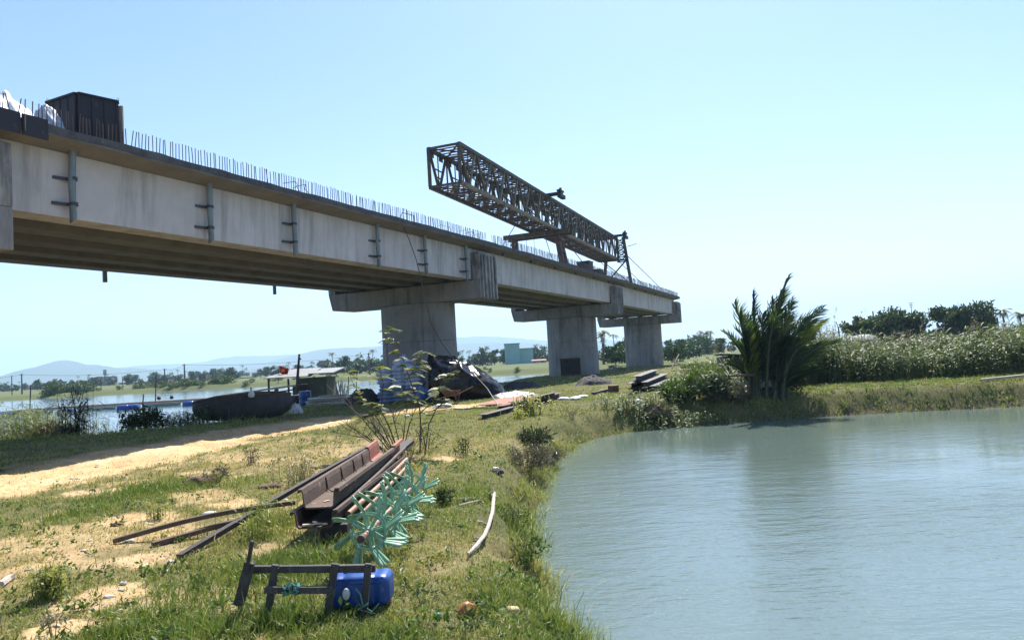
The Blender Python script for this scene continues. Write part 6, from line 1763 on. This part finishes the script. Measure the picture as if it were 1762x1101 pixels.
# --- nipa palm on the dyke
def nipa():
    c = gpt(1318, 684)
    t = thing('nipa_palm', 'big nipa palm with upright fronds on the dyke across the pond', 'palm', c)
    rg = random.Random(8)
    spec = [((1342, 680), (1428, 585), .7, -.3, .5), ((1335, 680), (1405, 610), .6, .4, .3), ((1296, 680), (1250, 572), -.5, -.2, .5), ((1346, 681), (1398, 640), .4, -.5, .2), ((1300, 681), (1262, 625), -.4, .3, .15),
            ((1292, 678), (1258, 520), -.25, 0, .55), ((1303, 679), (1301, 504), -.05, .5, .12), ((1311, 680), (1345, 478), .10, -.2, .35), ((1320, 681), (1284, 560), -.25, .3, .5), ((1322, 680), (1326, 515), 0, .8, .15),
            ((1328, 680), (1347, 503), .04, .1, .55), ((1332, 680), (1366, 517), .06, .5, .2), ((1338, 680), (1418, 530), .45, .3, .15), ((1334, 681), (1408, 552), .4, -.4, .75), ((1340, 680), (1385, 575), .3, .6, .3),
            ((1316, 681), (1312, 540), -.02, -.3, .15), ((1325, 682), (1336, 545), .03, -.5, .5), ((1308, 680), (1288, 545), -.15, .9, .1), ((1336, 681), (1358, 548), .1, -.2, .6), ((1318, 681), (1322, 560), 0, -.6, .1), ((1330, 681), (1376, 545), .2, .2, .2),
            ((1300, 680), (1275, 590), -.2, -.3, .7), ((1344, 681), (1362, 600), .15, -.5, .2), ((1314, 682), (1300, 590), -.05, -.7, .15), ((1328, 682), (1345, 585), .06, -.7, .2)] + [((1295 + k * 5, 682), (1286 + k * 6.2 + (k * 37 % 11), 575 + (k * 53 % 40)), (k - 6) * .03, -.5 + (k * 29 % 10) * .1, .06) for k in range(13)]
    for (bx_, by_), (tx, ty), curl, dy, tn in spec:
        Yb = c.y + rg.uniform(-.25, .35); b = PY(bx_, by_, Yb); b.z = hz(b.x, b.y) - .05
        e = PY(tx, ty, Yb + dy)
        e = e + Vector((rg.uniform(-.1, .25), 0, 0)); m = b.lerp(e, .62) + Vector((-curl * .9 - .06, 0, .30))
        N = 44; pts = [b * (1 - u) ** 2 + m * 2 * u * (1 - u) + e * u * u for u in np.linspace(0, 1, N)]
        mb = MB(); mb.tube([pts[k] for k in range(0, N, 4)] + [pts[-1]], [.055 * (1 - .85 * k / (N / 4 + 1)) + .004 for k in range(len(range(0, N, 4)) + 1)], 6)
        fr = mb.build('frond', M['leaf_stalk'], t, smooth=True)
        V = []; T_ = []; Ftri = []
        thin = rg.choice((0, .2, .6)); side0 = Vector((rg.uniform(-.4, .4) , rg.uniform(-.6, .6), 0)) + (Vector((.8, 0, 0)) if rg.random() < .75 else Vector((.2, .8, 0)))
        for k in range(6, N - 1):
            for rep in range(2):
                if k > N * .72 and rep: continue
                u = (k + rep * .5) / N; d = (pts[k + 1] - pts[k]).normalized()
                sd_ = d.cross(side0.normalized().cross(d)).normalized()
                L = (.25 + .5 * math.sin(math.pi * min(1, .12 + u * .9))) * rg.uniform(.8, 1.1)
                for sg in (-1, 1):
                    if sg < 0 and rg.random() < thin: continue
                    ang = R_(rg.uniform(14, 32)); ld = (d * math.cos(ang) + sd_ * sg * math.sin(ang) + Vector((rg.gauss(0, .06), rg.gauss(0, .10), -.06))).normalized()
                    p = pts[k].lerp(pts[k + 1], rep * .5); w = ld.cross(Vector((0, 1, .2))).normalized() * .017
                    q1 = p + ld * L * .5; q2 = p + ld * L + Vector((.20 * L, 0, -.07 * L - rg.random() * .08 * L))
                    o = len(V); V += [p - w * .6, p + w * .6, q1 + w, q1 - w, q2]; tt_ = min(1, max(0, rg.gauss(tn, .12))); T_ += [tt_] * 5; Ftri.append(o)
        i = np.array(Ftri)[:, None]
        npmesh('leaflets', np.array([tuple(v) for v in V]), [i + np.array([[0, 1, 2, 3]]), i + np.array([[3, 2, 4]])], M['leaf_palm'], fr, tint=T_)
M['leaf_stalk'] = pm('palm_stalk', (.06, .075, .03), (.045, .05, .025), 5, .6)
nipa()
shrub('dark undergrowth at the foot of the nipa palm', 'undergrowth', 1338, 680, 2.2, .95, 1700, .20, 'leaf_dark', y=23.5, base_t=.15, asp=.2)
shrub('dark undergrowth left of the nipa palm stems', 'undergrowth', 1290, 676, 1.3, .8, 900, .18, 'leaf_dark', y=24.6, base_t=.2, asp=.2)
clump('arching reeds right behind the nipa palm', 'reeds', 'reed_clump', 1395, 640, 150, 2.1, 1.0, .5, y=27.0, ll=.36, lw=.04, plume=.12)

# --- trees, house and tank behind the reeds
def at(px, y): return Vector((PY(px, 600, y).x, y, hz(PY(px, 600, y).x, y)))
def hof(px, py, y): return PY(px, py, y).z
tree('canopy_tree', 'broad dark rain tree behind the reeds, left of the other two crowns', 'tree', at(1545, 78), hof(1545, 534, 78), 6.6, 7000, .42, 'leaf_tree', 1, nb=26, trunk=.22)
tree('canopy_tree', 'tallest broad tree behind the reeds beside the coconut palms', 'tree', at(1664, 80), hof(1666, 517, 80), 6.2, 7000, .42, 'leaf_tree', 22, nb=26, trunk=.2)
tree('canopy_tree', 'small round tree at the left edge of the broad dark one', 'tree', at(1478, 76), hof(1478, 540, 76), 3.2, 2000, .36, 'leaf_tree', 3, nb=10, trunk=.3)
tree('canopy_tree', 'low bushy tree filling the gap between the two broad crowns', 'tree', at(1608, 82), hof(1608, 572, 82), 2.6, 2200, .4, 'leaf_tree', 4, nb=10, trunk=.2)
tree('canopy_tree', 'low tree under the coconut palms at the right edge', 'tree', at(1745, 95), hof(1745, 572, 95), 8, 2600, .45, 'leaf_tree', 5, nb=14, trunk=.15)
def coconut(label, base, h, name='coconut_palm', group=None, seed=1, nf=15, fl=2.3, lean=.3, local=False):
    rg = random.Random(seed); b = Vector(base)
    t = thing(name, label, 'palm', b, 0, group)
    top = b + Vector((lean, 0, h)); mb = MB(); mb.tube([b - Vector((0, 0, .2)), b + Vector((lean * .3, 0, h * .5)), top], [.16, .12, .10], 8); mb.build('trunk', M['bark'], t, smooth=True)
    V = []; T_ = []; F = []
    for k in range(nf):
        a = 2 * math.pi * k / nf + rg.uniform(-.2, .2); el = rg.uniform(-.25, 1.1); d = Vector((math.cos(a), math.sin(a), 0)); tn = rg.uniform(.1, .7)
        N = 14; L = fl * rg.uniform(.8, 1.1); pts = [top + d * (L * u * math.cos(el * (1 - u))) * .9 + Vector((0, 0, L * (.75 * el * u - .75 * u * u))) for u in np.linspace(0, 1, N)]
        for i in range(1, N - 1):
            dd = (pts[i + 1] - pts[i]).normalized(); s_ = dd.cross(Vector((0, 0, 1))).normalized()
            for sg in (-1, 1):
                LL = fl * .30 * math.sin(math.pi * min(1, (i + 2) / N)); ld = (s_ * sg + dd * .5 + Vector((0, 0, -.45))).normalized()
                o = len(V); w = dd * .07; V += [pts[i] - w, pts[i] + w, pts[i] + ld * LL]; F.append((o, o + 1, o + 2)); T_ += [tn] * 3
            o = len(V); w = s_ * .03; V += [pts[i] - w, pts[i] + w, pts[i + 1]]; F.append((o, o + 1, o + 2)); T_ += [tn] * 3
    npmesh('crown', np.array([tuple(v) for v in V]), [np.array(F)], M['leaf_tree'], t, tint=T_)
    return t
coconut('coconut palm right of the broad tree, whole crown clear of the sky edge', at(1735, 92), hof(1731, 535, 92), seed=3, fl=1.6, lean=-.4)
coconut('coconut palm at the right edge, its crown cut by the photo border', at(1762, 95), hof(1757, 540, 95), seed=4, fl=1.7, lean=-.2)
coconut('slim coconut palm behind the other two at the right', at(1748, 105), hof(1748, 562, 105), seed=5, fl=1.5, lean=.2)
def house_roof():
    y = 96; l = at(1540, y); r = at(1588, y); zt = hof(1578, 539, y); ze = hof(1588, 552, y)
    h = thing('house', 'house with a dark roof corner showing above the broad tree', 'house', ((l.x + r.x) / 2, y, l.z))
    mb = MB(); mb.box(((l.x + r.x) / 2, y + 3, (l.z + ze) / 2), (r.x - l.x - .3, 6, ze - l.z)); mb.build('wall', M['housegrey'], h)
    x0, x1 = l.x - .3, r.x; mb = MB()
    prof = [(x0, ze - .1), (x0 + .2, zt), (x1 - .75, zt), (x1 + .1, ze - .1)]
    mb.add([Vector((x, yy, z)) for yy in (y - .3, y + 6.3) for x, z in prof], [(0, 1, 2, 3), (7, 6, 5, 4), (0, 4, 5, 1), (1, 5, 6, 2), (2, 6, 7, 3), (3, 7, 4, 0)]); mb.build('roof', M['housegrey'], h)
    mb = MB(); a = Vector((at(1574, y + 1).x, y + 1, zt)); top = PY(1573, 521, y + 1); mb.tube([a, Vector((a.x, a.y, top.z))], .04, 5)
    for q in (.0, .25, .5): mb.tube([Vector((a.x - .35 + q * .3, a.y, top.z - q)), Vector((a.x + .35 - q * .3, a.y, top.z - q))], .03, 4)
    mb.build('antenna', M['bracket'], h)
house_roof()
p = at(1487, 50); tk = thing('water_tank', 'grey domed tank showing above the reeds below the dark tree', 'tank', p)
zt = hof(1487, 575, 50); w = .92
mb = MB(); mb.lathe([(w, 0), (w, zt - p.z - .45)], p, (0, 0, 1), 28); mb.build('wall', M['tankgrey'], tk, smooth=True)
mb = MB(); mb.lathe([(w + .05, zt - p.z - .45), (w + .05, zt - p.z - .38), (w * .8, zt - p.z - .15), (w * .4, zt - p.z - .03), (.02, zt - p.z)], p, (0, 0, 1), 28); mb.build('dome', M['tankgrey'], tk, smooth=True)
for px, yt, yb, y, lab in ((1508, 535, 552, 84, 'dark post standing above the broad tree'), (1722, 545, 600, 60, 'leaning grey pole right of the tallest broad tree'), (1447, 562, 580, 48, 'short post above the reeds left of the tank')):
    b = at(px, y); mb = MB(); mb.tube([b, Vector((b.x - .05, y, hof(px, yt, y)))], .07 if y > 70 else .045, 6); tag(mb.build('post', M['wood'], smooth=True), lab, 'post')

# --- far bank: trees, bushes, houses, poles
FT = []
def proto_tree(seed, h, w, n, size):
    return tree('broadleaf_tree', None, 'tree', (0, 0, 0), h, w, n, size, 'leaf_far', seed, 'trees along the far bank', nb=13, trunk=.12)
protoT = [proto_tree(101 + k, 1.0, (1.0, .8, 1.3, .7)[k], 750, .13) for k in range(4)]
protoP = [coconut(None, (0, 0, 0), 8.0, 'coconut_palm', 'coconut palms along the far bank', 201 + k, 13, 2.4, (.5, -.4, .1)[k]) for k in range(3)]
protoB = [tree('far_bush', None, 'bush', (0, 0, 0), 1.0, 1.8, 650, .15, 'leaf_bush', 301 + k, 'bushes along the far river shore', nb=12, trunk=.05, base_t=(.25, .45, .38)[k]) for k in range(3)]
usedp = set()
def place(pr, x, y, rz, sc, lab, z=None):
    o = pr if pr.name not in usedp else copy_tree(pr)
    usedp.add(pr.name) if o is pr else None
    o.location = (x, y, hz(x, y) - .05 if z is None else z); o.rotation_euler = (0, 0, rz); o.scale = sc if isinstance(sc, tuple) else (sc, sc, sc)
    o['label'] = lab; return o
rf = random.Random(21)
LT = 'hazy broadleaf tree in the village belt beyond the river'; LPm = 'slim coconut palm rising from the far tree belt'; LB = 'rounded bush on the far river shore'
LT2 = 'green broadleaf tree in the belt between the teal building and the palm'
def belt(n, x0, x1, y0, y1, h0, h1, lab, pal=.3, kh=(5, 9)):
    for k in range(n):
        px = rf.uniform(x0, x1); y = rf.uniform(y0, y1); p = PY(px, 640, y)
        if rf.random() < pal:
            h = rf.uniform(kh[0], kh[1]) / 8.0; place(rf.choice(protoP), p.x, y, rf.uniform(0, 6.28), h, LPm)
        else:
            h = rf.uniform(h0, h1); place(rf.choice(protoT), p.x, y, rf.uniform(0, 6.28), (h * rf.uniform(.8, 1.3), h * 1.0, h), lab)
belt(84, -60, 680, 380, 620, 4, 7.5, LT, .22, (6, 8.5))
belt(84, -60, 680, 290, 420, 3, 5.5, LT, .12, (5, 6.5))
belt(26, 560, 700, 200, 300, 3.5, 6.5, LT2, .25, (5, 7.5))
belt(40, 790, 1010, 240, 330, 3.5, 7, LT2, .28, (5, 7))
belt(40, 1030, 1270, 150, 240, 3, 5.2, LT2, .2, (4, 5.5))
belt(10, 1035, 1085, 110, 150, 2.5, 4.6, LT2, .2, (4, 6))
belt(12, 1150, 1260, 240, 330, 6, 8, LT2, .25, (5, 7))
belt(12, 1260, 1820, 150, 240, 2.4, 3.6, LT2, .1, (4, 5))
for k in range(6):
    px = (1158, 1172, 1190, 1062, 1076, 1050)[k]; y = (95, 110, 120, 105, 112, 120)[k]; p = PY(px, 640, y); place(protoT[k % 4], p.x, y, k, (3.0, 3.0, 3.2), 'dark rounded tree right behind the last pier' if k < 3 else 'green tree seen between the second and third pier')
def shoreY(px):
    return float(np.interp(px, [-60, 0, 425, 600, 860, 955, 1000], [150, 147, 138, 143, 117, 108, 104]))
for k in range(74):
    px = rf.uniform(-50, 990)
    if k < 16: px = rf.uniform(85, 172)
    elif k < 40: px = rf.uniform(232, 400)
    y = shoreY(px) + rf.uniform(2, 12); p = PY(px, 660, y)
    h = rf.uniform(1.3, 2.3) if k < 16 else (rf.uniform(.9, 1.6) if k < 40 else rf.uniform(.5, 1.0))
    place(protoB[0] if k < 16 else rf.choice(protoB), p.x, y, rf.uniform(0, 6), (h * 1.1, h, h), LB if k >= 16 else 'tall dark bush in the big clump on the far left shore')
# far houses
def house(px, y, wpx, top, base, label, wall='housewall', roof='rooftile', flat=False, win=True):
    c = PY(px, base, y); w = wpx * y / FPX; zt = PY(px, top, y).z; zb = hz(c.x, y); d = w * .8
    if zb > zt - 1: zb = zt - 2.5
    h = thing('house', label, 'house', (c.x, y, zb))
    hw = (zt - zb) * (.97 if flat else .68)
    mb = MB(); mb.box((c.x, y + d / 2, zb + hw / 2), (w, d, hw)); mb.build('wall', M[wall], h)
    if flat:
        mb = MB(); mb.box((c.x, y + d / 2, zb + hw + (zt - zb) * .015), (w * 1.04, d * 1.04, (zt - zb) * .03)); mb.build('roof', M[roof], h)
    else:
        mb = MB(); e = w * .06; vs = [Vector((c.x - w / 2 - e, y - e, zb + hw)), Vector((c.x + w / 2 + e, y - e, zb + hw)), Vector((c.x + w / 2 + e, y + d + e, zb + hw)), Vector((c.x - w / 2 - e, y + d + e, zb + hw)), Vector((c.x - w / 2 - e * .2, y + d / 2, zt)), Vector((c.x + w / 2 + e * .2, y + d / 2, zt))]
        mb.add(vs, [(0, 1, 5, 4), (2, 3, 4, 5), (1, 2, 5), (3, 0, 4), (3, 2, 1, 0)]); mb.build('roof', M[roof], h)
    if win:
        nwin = 2 if w < 9 else 3
        for k in range(nwin):
            mb = MB(); mb.box((c.x + w * ((k + .5) / nwin - .5), y - .02, zb + hw * .55), (w * .16, .06, hw * .35)); mb.build('window', M['glassdark'], h)
    return h
def teal():
    y = 235; l = PY(868, 600, y); r = PY(917, 600, y); m = PY(894, 600, y); z1 = PY(880, 592, y).z; z2 = PY(905, 600, y).z; zb = hz(l.x, y)
    t = thing('teal_building', 'tall teal rendered building with a lower wing beyond the river', 'building', (m.x, y, zb))
    mb = MB(); mb.box(((l.x + m.x) / 2, y + 4, (zb + z1) / 2), (m.x - l.x, 9, z1 - zb)); mb.build('tall_block', M['teal'], t)
    mb = MB(); mb.box(((m.x + r.x) / 2, y + 4.5, (zb + z2) / 2), (r.x - m.x, 8, z2 - zb)); mb.build('lower_block', M['teal'], t)
    mb = MB(); mb.box(((m.x + r.x) / 2 + .1, y + 4.5, z2 + .12), (r.x - m.x + .3, 8.4, .2)); mb.build('roof_edge', M['roof'], t)
    mb = MB(); mb.box(((l.x + m.x) / 2, y + 4, z1 + .1), (m.x - l.x + .3, 9.3, .2)); mb.build('roof_edge', M['shedwall'], t)
teal()
house(928, 225, 24, 618, 630, 'low house with a pale and red roof right of the teal building', 'housewall', 'rooftile')
house(1216, 240, 18, 593, 603, 'white house with a red roof in the trees right of the last pier', 'housewall', 'rooftile')
house(558, 260, 18, 620, 640, 'grey block tower house rising above the trees right of the mast', 'housegrey', 'housegrey', True)
house(348, 270, 13, 643, 656, 'dark square water house among the far left houses', 'housedark', 'housedark', True)
house(277, 260, 26, 650, 664, 'dark flat roofed block on the far shore between two poles', 'housedark', 'housegrey', True)
house(178, 430, 26, 648, 664, 'grey village building below the tower sign', 'housegrey', 'housegrey', True)
house(243, 420, 22, 655, 664, 'low white house right of the tower sign', 'housewall', 'roof')
house(213, 430, 18, 656, 665, 'small pale house just right of the tower sign', 'housewall', 'roof')
house(75, 450, 22, 660, 672, 'pale village house among the trees at far left', 'housewall', 'rooftile')
house(48, 440, 16, 664, 674, 'small house with a red roof at far left', 'housewall', 'rooftile')
house(318, 400, 14, 648, 656, 'white walled house left of the dark water house', 'housewall', 'roof')
house(331, 410, 12, 649, 655, 'tiny bright house just left of the dark water house', 'housewall', 'roof')
house(425, 330, 22, 649, 656, 'shed with a pale flat roof on the far shore behind the flag', 'housedark', 'roof', True)
house(440, 480, 14, 638, 646, 'white house on the far slope left of the flag', 'housewall', 'roof')
house(395, 380, 14, 648, 655, 'brown house among the far left trees', 'housedark', 'rooftile')
house(655, 280, 26, 622, 634, 'grey house in the trees left of the nearest pier', 'housegrey', 'roof', True)
def tower():
    y = 430; b = PY(181, 660, y); t = thing('tower_sign', 'tall panel on a mast above the far left village', 'sign', (b.x, y, hz(b.x, y)))
    zt = PY(181, 636, y).z; zm = PY(181, 645, y).z
    mb = MB(); mb.tube([(b.x, y, hz(b.x, y)), (b.x, y, zm)], .35, 8); mb.build('mast', M['bracket'], t)
    mb = MB(); mb.box((b.x, y, (zt + zm) / 2), (1.7, .6, zt - zm)); mb.build('panel', M['housegrey'], t)
    mb = MB(); mb.box((b.x, y - .33, (zt + zm) / 2 + .4), (1.2, .06, (zt - zm) * .4)); mb.build('face', M['teal'], t)
tower()
# power poles and the wire between them
PO = [(-60, 652, 680, 180), (38, 643, 680, 178), (284, 634, 662, 185), (318, 626, 657, 165), (636, 607, 645, 175)]
tops = []
PLAB = ['power pole beyond the left border of the photo', 'dark power pole on the far left shore', 'thinner power pole beside the dark flat roofed block', 'tallest power pole on the far left shore', 'power pole on the far shore left of the nearest pier']
for (px, yt, yb, y), lab in zip(PO, PLAB):
    b = PY(px, yb, y); b.z = hz(b.x, y); zt = PY(px, yt, y).z
    po = thing('power_pole', lab, 'pole', b)
    mb = MB(); mb.tube([b, Vector((b.x, y, zt))], [.20, .13], 8); mb.build('shaft', M['housedark'], po, smooth=True)
    mb = MB(); mb.beam((b.x - .5, y, zt - .25), (b.x + .5, y, zt - .25), .1, .1); mb.build('crossarm', M['wood'], po)
    tops.append(Vector((b.x, y, zt - .2)))
mb = MB()
for a, b in zip(tops[:-1], tops[1:]):
    sg = (b - a).length * .022
    mb.tube([a.lerp(b, u) - Vector((0, 0, 4 * sg * u * (1 - u))) for u in np.linspace(0, 1, 17)], .028, 4)
tag(mb.build('power_line', M['cable']), 'thin power line sagging from pole to pole across the far shore', 'power line')
for k, px in enumerate((19, 150, 164, 172, 232, 209, 480, 447)):
    y = 170 + 9 * k; b = at(px, y); mb = MB(); mb.tube([b, b + Vector((0, 0, 3.2 if k else 4.5))], .10, 5)
    tag(mb.build('fence_post', M['wood'], smooth=True), 'thin dark post standing in the green field on the far shore', 'post', 'posts in the far field')
# rows of green field beyond the shore read as strips of crop
